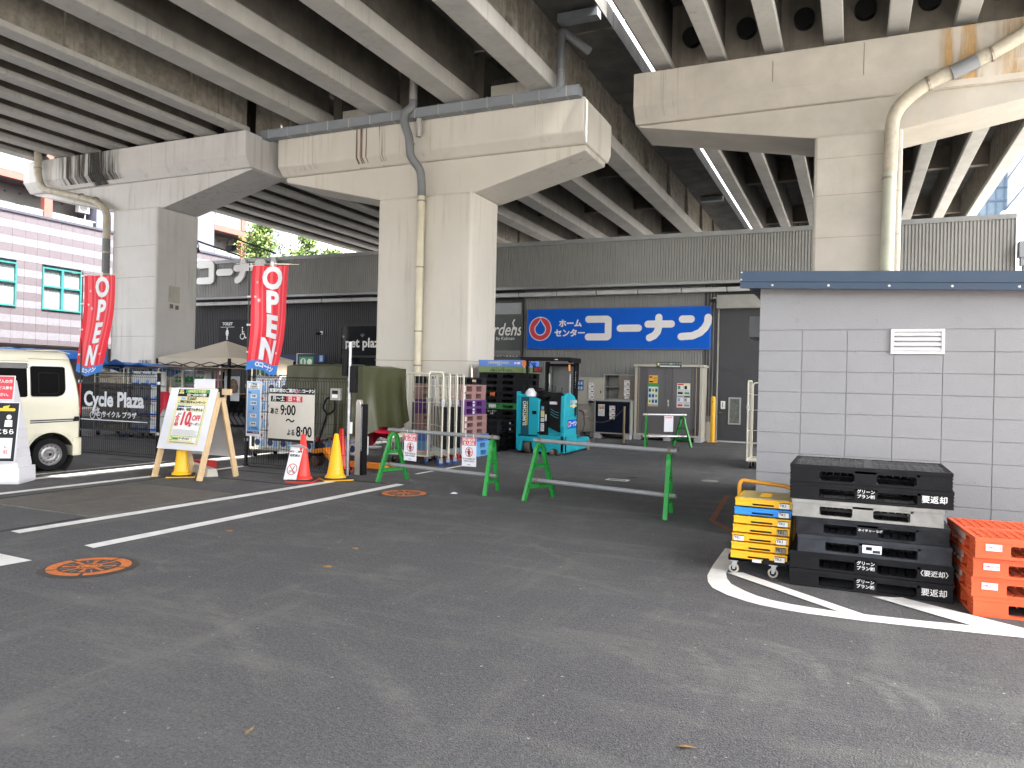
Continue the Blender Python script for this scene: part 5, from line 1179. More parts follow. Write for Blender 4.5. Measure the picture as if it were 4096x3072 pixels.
for i, (z, h_, c, m_, lab) in enumerate(seq):
    o = pallet(c, -8.12+random.uniform(-.01,.01), 16.15, z, 1.15, 1.0, round(h_-.003,3), 0, lab, "tall black pallet stack", m_)
    B = Board((0,-.001,0)); OR = mat("stencil_orange", (.65,.16,.03), .6)
    if i == 0: B.text("コーナン", .36, .095, .062, PWH, 1, bold=.001); B.text("商事", .36, .045, .05, PWH, 1)
    elif i == 1: B.rect(.28,.46,.03,.11,PWH,1); B.text("サンファミ", .37, .09, .03, K, 2); B.disc(.32,.05,.012,RED,2,10); B.disc(.42,.05,.012,RED,2,10)
    elif i == 3: B.text("MI", .37, .07, .13, OR, 1, bold=.004)
    elif i == 7: B.rect(.02,.98,.012,.128,pol,0); B.text("日本ソルトサービス", .58, .045, .062, K, 2, bold=.001); B.text("51-4  フォークの爪", .50, .098, .04, K, 2)
    elif i == 8: B.rect(.01,1.14,.012,.138,pbb,0); B.text("三菱電機物流 株式会社", .52, .085, .055, PYL, 2); B.text("禁持出", .54, .035, .035, PYL, 2); B.rect(.93,.98,.06,.10,PWH,2); B.rect(1.0,1.08,.055,.105,PWH,2)
    else: continue
    B.build("lettering", o)
# ================= dolly with folding crates
t = thing("crate_dolly", "low black plastic dolly with pale rubber castors under the yellow crates", "dolly", (-.90,6.40,0))
q = MB(); q.box(0,.455,0,.56,.105,.125); q.box(0,.455,0,.02,.105,.15); q.box(0,.455,.54,.56,.105,.15); q.box(0,.02,.02,.54,.105,.15); q.box(.435,.455,.02,.54,.105,.15); q.box(.27,.455,-.012,.0,.10,.14); q.build("tray", pb, t, bev=.006)
q = MB(); q.box(.19,.26,-.004,-.001,.108,.148); q.build("tray_label", PWH, t)
for x, y in ((.045,.02),(.35,.0),(.05,.50),(.40,.50)):
    q = MB(); q.lathe([(0,-.014),(.022,-.014),(.024,-.008),(.024,.008),(.022,.014),(0,.014)], (x,y,.04), 20, 'y'); q.cur = 1; q.lathe([(.025,-.014),(.038,-.013),(.040,0),(.038,.013),(.025,.014)], (x,y,.04), 24, 'y'); w_ = q.build("castor", [K, mat("pale_rubber", (.35,.32,.27), .7, var=.2, nscale=30)], t)
    q = MB(); q.prism([(x-.010,.035),(x+.010,.035),(x+.028,.10),(x-.012,.10)], y-.022, y-.019); q.prism([(x-.010,.035),(x+.010,.035),(x+.028,.10),(x-.012,.10)], y+.019, y+.022); q.box(x-.03,x+.035,y-.026,y+.026,.098,.106); q.build("castor_fork", gal, w_, loc=(0,0,0))
cyel = mat("crate_yellow", (.78,.42,.008), .42, var=.04); cblu = mat("crate_blue", (.02,.24,.68), .42, var=.05); clid = mat("crate_lid_mesh", (.50,.40,.15), .6, var=.1, nscale=20)
def crate(col, m_):
    q = MB(); w_, d, h = .435, .53, .064
    q.box(0,w_,0,d,.002,h-.012); q.box(-.004,w_+.004,-.004,d+.004,h-.014,h-.004); q.box(.02,.21,-.006,.0,h-.02,h-.008); q.box(.23,.42,-.005,.0,h-.024,h-.012)
    for x in (.02,.11,.30,.40): q.box(x,x+.018,-.003,.02,h-.005,h)
    q.prism([(.10,.030),(.34,.026),(.33,.008),(.11,.012)], -.004, .001, 'xz')
    o = q.build("folding_crate", m_, bev=.0025)
    q = MB(); q.cyl((.135,-.0055,.021),(.30,-.0055,.018),.006,8); q.box(.14,.295,-.0045,-.003,.012,.026); q.build("grip_slot", K, o)
    return o
cr_y = crate("y", cyel); cr_b = crate("b", cblu); ptops = ["lowest yellow folding crate on the black dolly","second yellow folding crate up, with a dark slot at its left corner","third yellow folding crate from the dolly, sticker at its left end","fourth yellow folding crate from the dolly","yellow folding crate directly under the blue one","blue folding crate near the top of the yellow stack","topmost yellow folding crate with a translucent lid"]
for i in range(7):
    src = cr_b if i == 5 else cr_y
    o = src if i in (0, 5) else copy_tree(src)
    o.location = (-.90+.020+.0045*i, 6.395+.004*(i%2), .128+.0712*i); o.rotation_euler = (0,.004,0); tag(o, ptops[i], "crate", "folding crates on the dolly")
    if i in (0,1,2,3,5):
        B = Board((0,-.0085,0)); x = .05 if i == 2 else .375; B.rect(x-.035,x+.042,.004,.05,W,1); B.rect(x-.035,x+.042,.043,.05,K,2); B.text("TK1", x-.006, .026, .030, K, 2, bold=.0006); B.build("sticker", o)
    if i == 6:
        q = MB(); q.box(.03,.405,.03,.50,.060,.0655); q.build("lid_panel", clid, o); q = MB()
        for k in range(4): q.box(.17,.26,.16+.055*k,.175+.055*k,.066,.072)
        q.build("lid_ribs", cyel, o)
t = thing("platform_trolley", "platform trolley with an orange tube handle behind the yellow crates", "trolley", (-.9,7.0,0))
q = MB(); q.tube(bend([(.0,.0,.12),(.0,.0,.66),(.02,.02,.69),(.40,.05,.66),(.47,.05,.60),(.47,.05,.12)],.08), .018, 12); q.build("handle", mat("trolley_orange", (.62,.28,.02), .4), t); q = MB(); q.box(-.02,.50,-.02,.7,.12,.15); q.build("platform", pb, t, bev=.01)
for x, y in ((.04,.05),(.44,.05),(.04,.62),(.44,.62)): q = MB(); q.cyl((x-.012,y,.055),(x+.012,y,.055),.055,16); q.build("castor", K, t)
# ================= pipe barriers
gp = mat("barrier_green", (.02,.26,.045), .35, var=.08); pgy = mat("rail_grey", (.22,.225,.235), .42, var=.08); pal = mat("rail_aluminium", (.55,.56,.57), .3, metal=.5)
def aframe(h, s, m_):
    q = MB(); hs_ = s/2; pts = []
    L1 = [(-hs_,0),(-.085,h-.16)]; R1 = [(.085,h-.16),(hs_,0)]
    arc = [(.085*math.cos(math.radians(a)), h-.14+.115*math.sin(math.radians(a))) for a in range(170, 5, -20)]
    path = [L1[0], L1[1]]+arc+[R1[0], R1[1]]
    # web plate and two flanges: a channel section
    def rib(off, w2, x0, x1):
        P_ = [Vector((a, b_)) for a, b_ in path]; A, B_ = [], []
        for i, p in enumerate(P_):
            d = (P_[min(i+1,len(P_)-1)]-P_[max(i-1,0)]).normalized(); nn = Vector((-d.y,d.x)); A.append(p+nn*(off+w2)); B_.append(p+nn*(off-w2))
        for i in range(len(P_)-1):
            a, b_, c, d = A[i], A[i+1], B_[i+1], B_[i]
            vs = [(x, v.x, v.y) for x in (x0, x1) for v in (a,b_,c,d)]
            q.add(vs, [(0,1,2,3),(7,6,5,4),(0,4,5,1),(1,5,6,2),(2,6,7,3),(3,7,4,0)])
    rib(0,.025,-.004,.004); rib(.023,.0025,-.024,.024); rib(-.023,.0025,-.024,.024)
    n_ = 7
    for sgn in (-1,1):
        for k in range(1, n_):
            f = k/n_; y = sgn*(hs_+(.085-hs_)*f); z = (h-.16)*f; q.bar((-.022,y,z-.0),(.022,y,z),.046,.004,up=(0,0,1))
    for zc, w2 in ((h*.60,.02),(h*.24,.022)):
        f = zc/(h-.16); y = hs_+(.085-hs_)*f
        q.box(-.004,.004,-y,y,zc-w2,zc+w2); q.box(-.02,.02,-y,y,zc+w2,zc+w2+.004); q.box(-.02,.02,-y,y,zc-w2-.004,zc-w2)
        for k in (-1,0,1): q.box(-.018,.018,y*.5*k-.003,y*.5*k+.003,zc-w2,zc+w2)
    return q
brass = mat("brass_chain", (.34,.24,.12), .35, metal=.7, var=.3, nscale=60)
def barrier(pL, pR, aL, aR, h, rm, label, grp="green A-frame pipe barriers", s=.60):
    c0 = (Vector(pL)+Vector(pR))/2; t = thing("pipe_barrier", label, "barrier", (c0.x,c0.y,0), 0, grp)
    a, b_ = Vector(pL)-c0, Vector(pR)-c0; d = (b_-a).normalized()
    for p, an in ((a, aL), (b_, aR)):
        o = aframe(h, s, gp).build("stand", gp, t, loc=(p.x,p.y,0), rot=(0,0,math.radians(an)))
    for z, e in ((h+.028,.10),(h*.34,.12)):
        q = MB(); a0, b0 = a-d*e, b_+d*e; nn = Vector((-d.y,d.x))*0
        off = Vector((d.y,-d.x,0))*(.0 if z > h else .05)
        pa, pb_ = Vector((a0.x,a0.y,z))+off, Vector((b0.x,b0.y,z))+off
        q.tube([pa,pb_], .0275, 18, caps=False); q.tube([pb_, pa], .0225, 18, caps=False)
        q.build("rail", rm, t)
        for p in (a, b_):
            q = MB(); cc = Vector((p.x,p.y,z))+off
            for k in range(9):
                an = k*.7; q.tube([cc+Vector((d.x*(.012*math.sin(k*2.1)+.01*math.cos(j)), d.y*(.012*math.sin(k*2.1)+.01*math.cos(j)),0))+Vector((-d.y*math.cos(an)*.034, d.x*math.cos(an)*.034, math.sin(an)*.034))+Vector((0,0,.010*math.sin(j))) for j in (0,1.57,3.14,4.71)], .004, 5, closed=True)
            q.build("tie_chain", brass, t)
    return t
barrier((-6.28,9.70,0),(-4.46,9.34,0),-14,8,.735,pgy,"green and grey pipe barrier carrying two red-headed keep out notices")
barrier((-3.72,9.24,0),(-1.93,8.82,0),-18,6,.735,pgy,"green and grey pipe barrier in the open yard, no notices on it")
barrier((-4.70,18.75,0),(-3.93,19.40,0),10,52,.78,pal,"small far pipe barrier with silver rails before the big storage cabinet",s=.7)
def notice(x, y, z, rz, label, blank=False, tilt=0):
    t = thing("keep_out_notice", label, "notice", (x,y,z), math.radians(rz)); B = Board((-.125,0,-.40), (1,0,tilt), (-tilt*.5,0,1))
    B.rect(0,.25,0,.40,PWH,0,back=.002)
    if not blank:
        B.rect(.004,.246,.29,.396,RED,1); B.text("関係者以外", .125, .365, .043, W, 2, bold=.0012); B.text("立入禁止", .125, .317, .05, W, 2, bold=.0015)
        B.ring(.125,.20,.068,.009,RED,1,28); B.stroke([(.078,.248),(.172,.152)],.0045,RED,3); B.disc(.125,.238,.014,K,2,14); B.rect(.104,.146,.175,.222,K,2); B.rect(.110,.122,.142,.176,K,2); B.rect(.128,.14,.142,.176,K,2); B.text("STAFF ONLY", .125, .20, .022, RED, 4, bold=.0008)
        B.text("非工作人员禁止入内", .125, .105, .026, K, 2, sx=.9); B.text("관계자 이외 출입금지", .125, .072, .024, K, 2, sx=.9); B.rect(.10,.15,.02,.028,NVY,2)
    else: B.rect(.03,.22,.34,.38,PNK,1)
    B.build("notice_sheet", t); q = MB(); q.box(-.07,-.062,.0,.004,-.01,.05); q.box(.062,.07,.0,.004,-.01,.05); q.build("cable_ties", W, t)
notice(-5.92,9.595,.735,-11,"keep out notice hanging at the left end of the first barrier",tilt=-.02)
notice(-4.83,9.375,.735,-11,"keep out notice hanging near the right stand of the first barrier",tilt=.03)
notice(-4.22,19.12,.78,40,"faded blank notice hanging on the far silver-railed barrier",True)
# ================= roll cages
cgm = mat("cage_cream", (.60,.58,.49), .45, var=.08); ctube = mat("castor_blue", (.015,.05,.22), .5)
def castor(par, x, y, m_=None, r=.055):
    q = MB(); q.lathe([(0,-.014),(.045,-.014),(r,-.010),(r+.002,0),(r,.010),(.045,.014),(0,.014)], (x,y,r+.002), 18, 'x'); w_ = q.build("castor", m_ or ctube, par)
    q = MB(); q.box(x-.022,x-.018,y-.03,y+.03,r,.135); q.box(x+.018,x+.022,y-.03,y+.03,r,.135); q.box(x-.03,x+.03,y-.035,y+.035,.13,.14); q.build("castor_fork", gal, w_)
def cage_side(q, p, u, L_, z0, z1, nw=7, hz=(.35,.62,.82)):
    """inverted U frame with wires from point p along unit vector u"""
    p = Vector(p); u = Vector(u).normalized(); e = p+u*L_
    q.tube(bend([(p.x,p.y,z0),(p.x,p.y,z1),(e.x,e.y,z1),(e.x,e.y,z0)],.07), .0145, 8)
    for k in range(1, nw): m_ = p+u*(L_*k/nw); q.bar((m_.x,m_.y,z0+.03),(m_.x,m_.y,z1),.006)
    for f in (0,)+hz: z = z0+.03+(z1-z0)*f; q.bar((p.x,p.y,z),(e.x,e.y,z),.009 if f else .02)
def roll_cage(x, y, rz, w_, d, h, label, grp=None, back=True, base=True):
    t = thing("roll_cage", label, "cage trolley", (x,y,0), math.radians(rz), grp)
    for yy in ((0,0),(0,d)) : pass
    for xx in (0, w_):
        q = MB(); cage_side(q, (xx,0,0), (0,1,0), d, .15, h, 6); q.build("side_frame", cgm, t)
    if back: q = MB(); cage_side(q, (.02,d,0), (1,0,0), w_-.04, .15, h-.03, 9); q.build("back_frame", cgm, t)
    if base: q = MB(); q.box(0,w_,0,d,.14,.165); q.build("base_deck", cgm, t, bev=.004)
    for cx in (.06,w_-.06):
        for cy in (.07,d-.07): castor(t, cx, cy, K if cx < .1 else None)
    for xx in (0,w_): q = MB(); q.box(xx-.02,xx+.03,-.02,.02,h*.68,h*.72); q.build("latch", gal, t)
    return t
roll_cage(-7.80,11.90,0,.82,.55,1.68,"empty cream roll cage left of the nested ones",None)
roll_cage(-1.80,14.90,0,1.1,.6,1.66,"cream roll cage partly hidden by the corner of the grey hut")
for i in range(3):
    t = thing("nested_cage", ["front nested roll cage with a blank card on it","middle one of the three nested roll cages","rear nested roll cage next to the mauve pallets"][i], "cage trolley", (-6.62+.012*i,11.78+.24*i,0), math.radians(134), "nested folded roll cages")
    q = MB(); cage_side(q, (0,0,0), (1,0,0), .95, .15, 1.65, 9); q.build("long_frame", cgm, t)
    q = MB(); cage_side(q, (-.02,-.12,0), (1,0,0), .95, .15, 1.64, 8, (.4,.7)); q.build("end_frame", cgm, t)
    q = MB(); q.box(.06,.90,-.09,-.06,.30,1.05)
    for k in range(8): q.box(.06+.105*k,.085+.105*k,-.10,-.05,.30,1.05)
    for k in range(6): q.box(.06,.90,-.098,-.052,.30+.14*k,.32+.14*k)
    q.build("folded_base", pdb, t)
    castor(t, .05, 0); castor(t, .88, 0, K)
    q = MB(); q.box(-.03,.04,-.03,.03,1.08,1.18); q.build("latch", gal, t)
    if i == 0: B = Board((.62,.02,1.20), (-1,0,0)); B.rect(-.12,.13,0,.36,PWH,1,back=.01); B.build("card", t)
# ================= forklift
teal_f = mat("truck_teal", (.012,.36,.46), .35, spec=.3, var=.03, nscale=1); teal_d = mat("truck_dark_teal", (.008,.075,.10), .3); fb = mat("truck_black", (.006,.006,.007), .5, spec=.15, var=.15)
t = thing("forklift", "teal reach forklift with a black overhead guard beside the black pallets", "forklift", (-6.62,15.10,0))
q = MB()   # lower chassis with wheel openings on the rear face
q.prism([(0,.06),(.10,.06),(.12,.27),(.33,.27),(.36,.10),(.52,.05),(.74,.05),(.77,.12),(.86,.14),(.93,.12),(.96,.045),(1.09,.05),(1.09,.42),(0,.42)], 0, .12, 'xz')
q.box(.002,1.088,.121,.80,.16,.42); q.box(.002,.05,.12,.8,.06,.16); q.build("chassis", teal_f, t, bev=.012)
q = MB(); q.prism([(0,.36),(.50,.36),(.50,1.17),(.44,1.20),(0,1.29)], .0, .62, 'xz'); q.build("battery_cover", teal_f, t, bev=.02)
q = MB(); q.prism([(-.015,.1),(.0,.1),(.0,1.31),(-.03,1.34)], -.02, .2, 'xz'); q.build("side_flange", teal_f, t, bev=.004)
B = Board((0,-.003,0)); B.rect(.08,.265,.41,1.225,teal_d,1); yl = mat("stripe_yellow", (.75,.55,.03), .5); B.rect(.212,.232,.62,1.13,yl,2); B.rect(.34,.44,.86,.93,K,2); B.rect(.355,.45,.845,.85,teal_d,3); B.build("panel_stripe", t)
B = Board((.165,-.0065,.87), (0,0,1), (-1,0,0)); B.n = Vector((0,-1,0)); q = MB(); put_text(q, "SUMITOMO", (.165,-.0075,.87), (0,0,1), (-1,0,0), .105, bold=.003, sx=.97); q.build("maker_lettering", W, t)
q = MB(); q.box(.505,.68,.03,.55,.40,1.16); q.build("control_column", fb, t, bev=.02)
B = Board((.51,.028,0)); 
for (a, b_, c, d, mm) in ((.03,.09,.96,1.03,LBL),(.02,.10,.80,.94,PYL),(.02,.10,.70,.78,PWH),(.02,.10,.50,.67,PWH),(.115,.155,.72,.86,PWH)): B.rect(a,b_,c,d,mm,1); B.lines(a+.01,b_-.01,c+.01,d-.01,4,GRY,.35,2)
B.build("stickers", t)
q = MB(); q.prism([(.66,.30),(1.08,.30),(1.08,1.0),(1.0,1.28),(.70,1.12),(.66,1.10)], .10, .60, 'xz'); q.build("inner_body", teal_f, t, bev=.02)
# dark padded back rest with a curved lower edge
q = MB(); pts = [(.68,1.12),(.70,.60),(.80,.55),(.92,.50),(1.03,.48),(1.04,1.30),(.95,1.34),(.80,1.33)]; q.prism(pts, .02, .12, 'xz'); q.build("back_pad", fb, t, bev=.02)
B = Board((0,.017,0)); B.rect(.73,.90,1.08,1.14,PWH,1); B.rect(.87,.895,1.11,1.14,PNK,2)
for k in range(3): B.stroke([(.76,.98-.055*k),(.85,.925-.055*k),(1.0,.89-.055*k)], .006, mat("accent_teal", (.03,.20,.24), .4), 1)
B.build("pad_trim", t)
# right side column
q = MB(); q.prism([(0,.05),(.72,.05),(.76,.25),(.76,.98),(.72,1.16),(.60,1.26),(.36,1.33),(.10,1.31),(.0,1.26),(-.03,.62),(-.0,.48)], .985, 1.09, 'yz'); q.build("side_column", teal_f, t, bev=.025)
q = MB(); q.prism([(-.02,.62),(.12,.60),(.13,1.30),(.0,1.28)], .955, .984, 'yz'); q.build("column_edge", fb, t)
B = Board((1.093,0,0), (0,1,0)); B.rect(.16,.72,.565,.755,BLU,1); B.disc(.24,.66,.065,W,2,18); B.disc(.24,.66,.055,RED,3,18); B.disc(.24,.655,.028,BLU,4,14); B.text("コーナン", .50, .66, .14, W, 2, bold=.006, sx=.85)
B.rect(.30,.70,1.03,1.07,yl,1); B.text("18", .50, 1.05, .14, W, 2, bold=.006); B.text("クイッカ-R", .50, 1.14, .09, W, 2, bold=.004); B.poly([(.56,1.0),(.70,1.03),(.70,.85),(.60,.80)], K, 3); B.build("side_markings", t)
for x0 in (.90,.02):
    q = MB(); q.prism([(.78,.05),(.78,.30),(1.55,.33),(1.72,.30),(1.78,.22),(1.78,.10),(1.66,.07)], x0, x0+.17, 'yz'); q.build("outrigger", teal_f, t, bev=.015)
    q = MB(); q.lathe([(0,-.04),(.06,-.045),(.11,-.05),(.135,-.045),(.135,.045),(.11,.05),(0,.04)], (x0+.13,1.66,.136), 24, 'x'); q.cur = 1; q.lathe([(0,-.056),(.06,-.052)], (x0+.185,1.66,.136), 16, 'x'); q.build("load_wheel", [mat("wheel_tan", (.20,.16,.12), .7, var=.2), mat("hub_cream", (.4,.38,.33), .5)], t)
for x, y, r, w2 in ((.23,.12,.15,.07),(.80,.05,.062,.045),(.94,.10,.055,.05)):
    q = MB(); q.lathe([(0,-w2*.8),(r*.45,-w2*.8),(r*.5,-w2*.95),(r*.95,-w2*.95),(r,-w2*.7),(r,w2*.7),(r*.95,w2*.95),(0,w2*.8)], (x,y,r+.001), 26, 'x'); q.build("drive_wheel" if r > .1 else "caster_wheel", mat("wheel_tan") if r < .1 else mat("wheel_worn", (.09,.075,.06), .7, var=.3), t)
q = MB(); q.box(.04,.60,.10,.60,1.17,1.22); q.lathe([(.20,1.20),(.23,1.25),(.20,1.31),(.12,1.34),(.0,1.345)], (.52,.30,0), 20); q.build("dashboard", fb, t, bev=.02)
q = MB(); q.lathe([(.10,1.34),(.13,1.36),(.12,1.40),(.04,1.42),(0,1.42)], (.40,.25,0), 18); q.build("steering_knob", fb, t)
for k, x in enumerate((.55,.61,.66,.80)): q = MB(); q.cyl((x+.02,.45,1.24),(x-.02+.02*k,.45,1.50-.03*k),.007,8); q.lathe([(0,0),(.012,.005),(.012,.035),(0,.04)], (x-.02+.02*k,.45,1.49-.03*k), 8); q.build("lever", fb, t)
q = MB(); q.box(-.05,1.12,.16,.24,2.02,2.09); q.box(-.05,.02,.24,.86,2.02,2.09); q.box(1.04,1.12,.24,.86,1.98,2.09); q.box(-.05,1.12,.80,.86,2.03,2.085)
for k in range(5): q.box(.12+.19*k,.14+.19*k,.24,.80,2.035,2.08)
q.build("overhead_guard", fb, t, bev=.015)
for (x, y, xx, yy) in ((.12,.28,.10,.22),(1.06,.78,1.07,.80)): q = MB(); q.bar((x,y,1.2),(xx,yy,2.03),.055,.05); q.build("guard_post", fb, t)
for x in (.18,.86):
    q = MB(); q.box(x,x+.09,1.12,1.20,.12,2.02); q.box(x+.02,x+.07,1.06,1.119,.14,1.98); q.build("mast_upright", fb, t)
    q = MB(); q.cyl((x+.13*(1 if x < .5 else -.4),1.05,.4),(x+.13*(1 if x < .5 else -.4),1.05,1.75),.018,10); q.build("mast_cylinder", gal, t)
q = MB(); q.box(.27,.86,1.13,1.19,1.92,1.98); q.box(.27,.86,1.13,1.19,.95,1.0); q.build("mast_crossbar", fb, t); q = MB(); q.box(.29,.84,1.22,1.23,1.0,1.93); q.build("load_screen", mat("screen_grey", (.14,.14,.135), .5), t)
q = MB()
for k in range(3): q.tube([(.30+.02*k,1.08,1.2),(.31+.02*k,1.05,1.6),(.30+.02*k,1.08,1.9)], .009, 6)
q.tube([(.80,1.05,1.0),(.77,1.02,1.5),(.80,1.06,1.8)], .012, 6); q.build("hydraulic_hoses", mat("hose_grey", (.12,.12,.12), .5), t)
q = MB(); q.box(.15,.38,.40,.44,1.76,1.89); q.build("mirror_shell", fb, t, bev=.02); q = MB(); q.box(.165,.365,.394,.399,1.775,1.875); q.build("mirror_glass", mat("mirror", (.6,.6,.6), .05, metal=1, var=.01), t); q = MB(); q.cyl((.13,.3,2.0),(.20,.42,1.86),.008,6); q.build("mirror_arm", fb, t)
for x, z in ((.04,1.86),(1.09,1.80)): q = MB(); q.cyl((x,.20,z),(x,.20,z+.13),.022,10); q.build("side_marker", mat("orange_reflector"), t)
q = MB(); q.box(.02,.09,.13,.2,1.90,2.01); q.build("work_light", mat("amber_lens", (.6,.16,.02), .3), t)
q = MB(); q.tube(bend([(1.11,.84,.95),(1.20,.90,.92),(1.22,.92,.60),(1.14,.88,.40)],.08), .016, 8); q.build("grab_handle", mat("maroon_grip", (.05,.015,.03), .5), t)
q = MB(); q.box(.47,.55,-.01,.02,.44,.48); q.build("step", fb, t)
B = Board((.75,.155,2.0)); B.rect(0,.09,.03,.05,W,1); B.rect(0,.03,.03,.05,RED,2); B.build("guard_sticker", t)
B = Board((.90,1.05,1.3), (1,0,0)); q = MB(); put_text(q, "SUMITOMO", (.965,1.045,1.62), (0,0,1), (-1,0,0), .075, bold=.002); q.build("mast_lettering", W, t)
t = thing("safety_helmet", "white safety helmet resting on the teal forklift", "helmet", (-6.39,15.28,1.235))
q = MB(); q.lathe([(.155,0),(.15,.015),(.13,.02),(.128,.06),(.11,.115),(.07,.15),(.0,.163)], (0,0,0), 28)
q.v = [(x*(1.0), y*1.15, z) for x, y, z in q.v]; q.build("shell", mat("helmet_white", (.68,.69,.72), .25, var=.02), t)
q = MB()
for x in (-.035,0,.035): q.tube([(x,.13*math.cos(math.radians(a)),.02+.15*math.sin(math.radians(a))) for a in range(20,161,20)], .008, 6)
q.build("ridge", mat("helmet_white"), t)
# ================= storage cabinets
cc = mat("cabinet_cream", (.42,.40,.34), .5, var=.03); cg = mat("cabinet_grey", (.27,.27,.25), .5); cn = mat("cabinet_navy", (.004,.008,.022), .5, spec=.15, var=.05); cbn = mat("cabinet_brown", (.17,.14,.115), .5); cdk = mat("cabinet_slate", (.115,.11,.115), .5, var=.04); cbk = mat("pale_block", (.36,.36,.37), .8, var=.1)
def blocks(par, xs_, y0, y1, h):
    for x in xs_: q = MB(); q.box(x,x+.19,y0,y0+.1,0,h); q.box(x,x+.19,y1-.1,y1,0,h); q.build("block_foot", cbk, par, bev=.006)
def price(B, x, z, w_=.12, h=.10):
    B.rect(x,x+w_,z,z+h,W,1); B.lines(x+.01,x+w_*.6,z+h*.55,z+h*.9,2,GRY,.35,2); B.rect(x+w_*.8,x+w_*.95,z+h*.65,z+h*.92,RED,2); B.rect(x+w_*.42,x+w_*.9,z+h*.18,z+h*.36,K,2)
def cabinet(x0, x1, y, z0, z1, d, fm, dm, label, feet=0, open_=False, side=None):
    t = thing("storage_cabinet", label, "cabinet", (x0,y,z0)); W_, H_ = x1-x0, z1-z0
    q = MB(); q.box(0,.03,0,d,0,H_-.03); q.box(W_-.03,W_,0,d,0,H_-.03); q.box(.03,W_-.03,d-.02,d,0,H_-.03); q.box(.03,W_-.03,0,d-.02,0,.035); q.build("carcass", side or fm, t, bev=.003)
    q = MB(); q.box(-.01,W_+.01,-.015,d+.01,H_-.03,H_); q.build("top", fm, t, bev=.003)
    if not open_:
        for k in (0,1): q = MB(); q.box(.03+(W_/2-.04)*k,W_/2+.01+(W_/2-.04)*k,.005+.018*(1-k),.02+.018*(1-k),.036,H_-.031); q.build("door", dm, t)
        q = MB(); q.box(W_-.085,W_-.06,.0,.006,H_*.42,H_*.52); q.build("door_pull", K, t)
    else:
        q = MB(); q.box(W_*.48,W_-.03,.005,.02,.036,H_-.031); q.build("door", dm, t); q = MB(); q.box(.03,W_*.48,.04,d-.03,H_*.5,H_*.5+.02); q.build("shelf", fm, t)
    if feet:
        for x in (.0,W_-.2): q = MB(); q.box(x,x+.19,.0,d,-feet,-.001); q.build("block_foot", cbk, t, bev=.006)
    return t
t = cabinet(-7.46,-6.77,21.15,.14,.95,.45,cg,cc,"lower cream cabinet on blocks left of the navy one",.14); B = Board((0,-.002,0)); price(B,.28,.55); B.rect(.28,.42,.44,.485,W,1); B.rect(.285,.415,.47,.48,NVY,2); B.rect(.29,.33,.45,.465,RED,2); B.build("price_cards", t)
t = cabinet(-7.50,-6.60,21.17,.95,1.74,.45,cc,cc,"upper cream cabinet standing on the lower cream one"); B = Board((0,-.002,0)); 
for k in range(4): price(B,.46,.63-.155*k+.0-.14,.17,.145)
B.rect(.10,.30,.40,.70,NVY,1); 
for i in range(2):
    for j in range(2): B.rect(.12+.09*i,.19+.09*i,.42+.14*j,.53+.14*j,LBL,2); B.rect(.13+.09*i,.165+.09*i,.44+.14*j,.50+.14*j,PWH,3)
B.rect(.46,.63,.03,.11,W,1); B.rect(.465,.625,.07,.10,NVY,2); B.build("price_cards", t)
t = cabinet(-6.76,-5.69,20.88,.14,1.09,.55,cg,cn,"navy doored cabinet on blocks right of the forklift",.14,side=cg); B = Board((0,-.002,0)); price(B,.45,.66,.17,.14); price(B,.45,.51,.17,.14); price(B,.46,.42,.15,.08); B.rect(.12,.31,.50,.83,W,1); B.rect(.13,.30,.69,.80,mat("poster_tan", (.55,.36,.22), .6),2); B.rect(.18,.20,.70,.74,K,3); B.rect(.25,.27,.70,.76,K,3); B.lines(.14,.29,.52,.66,5,GRY,.35,2); B.build("price_cards", t)
t = cabinet(-6.62,-5.66,21.25,1.09,1.84,.45,cg,cbn,"half open grey brown cabinet standing on the navy one",0,True); B = Board((0,-.002,0)); 
for k in range(3): price(B,.62,.44-.155*k,.17,.145)
price(B,.64,.05,.14,.07); B.build("price_cards", t)
q = MB(); 
t = thing("storage_shed", "big slate doored storage shed with beige frame left of the yellow bollard", "cabinet", (-5.66,21.15,.13)); W_, H_, D_ = 1.89, 2.01, .72
q = MB(); q.box(0,.07,0,D_,0,H_-.07); q.box(W_-.07,W_,0,D_,0,H_-.07); q.box(.07,W_-.07,D_-.02,D_,0,H_-.07); q.build("frame", cc, t, bev=.004)
q = MB(); q.box(-.03,W_+.04,-.05,D_+.02,H_-.07,H_); q.build("roof", cc, t, bev=.008); q = MB(); q.box(.0,W_,-.02,.05,0,.05); q.build("sill", cc, t)
q = MB(); corrug(q, .07, .34, .03, .05, H_-.07, .06, .012, .4); corrug(q, W_-.34, W_-.07, .03, .05, H_-.07, .06, .012, .4); corrug(q, W_/2-.13, W_/2+.13, .015, .05, H_-.07, .065, .012, .25); q.build("ribbed_panel", cdk, t, flat=1)
for a, b_ in ((.34,W_/2-.13),(W_/2+.13,W_-.34)): q = MB(); q.box(a,b_,.02,.04,.05,H_-.07); q.build("door", cdk, t)
q = MB(); q.box(W_/2+.0,W_/2+.035,-.004,.01,.84,1.02); q.build("door_pull", mat("bright_steel"), t)
for xx in (.10,W_-.18): q = MB(); q.box(xx,xx+.025,.006,.02,.05,H_-.07); q.build("trim_strip", mat("tan_trim", (.30,.23,.16), .5), t)
for x in (.0,.85,1.7): q = MB(); q.box(x,x+.19,-.02,D_,-.13,-.001); q.build("block_foot", cbk, t, bev=.006)
B = Board((0,.017,0)); B.rect(.38,.68,.82,1.46,GRN,1); B.rect(.39,.67,.88,1.38,W,2)
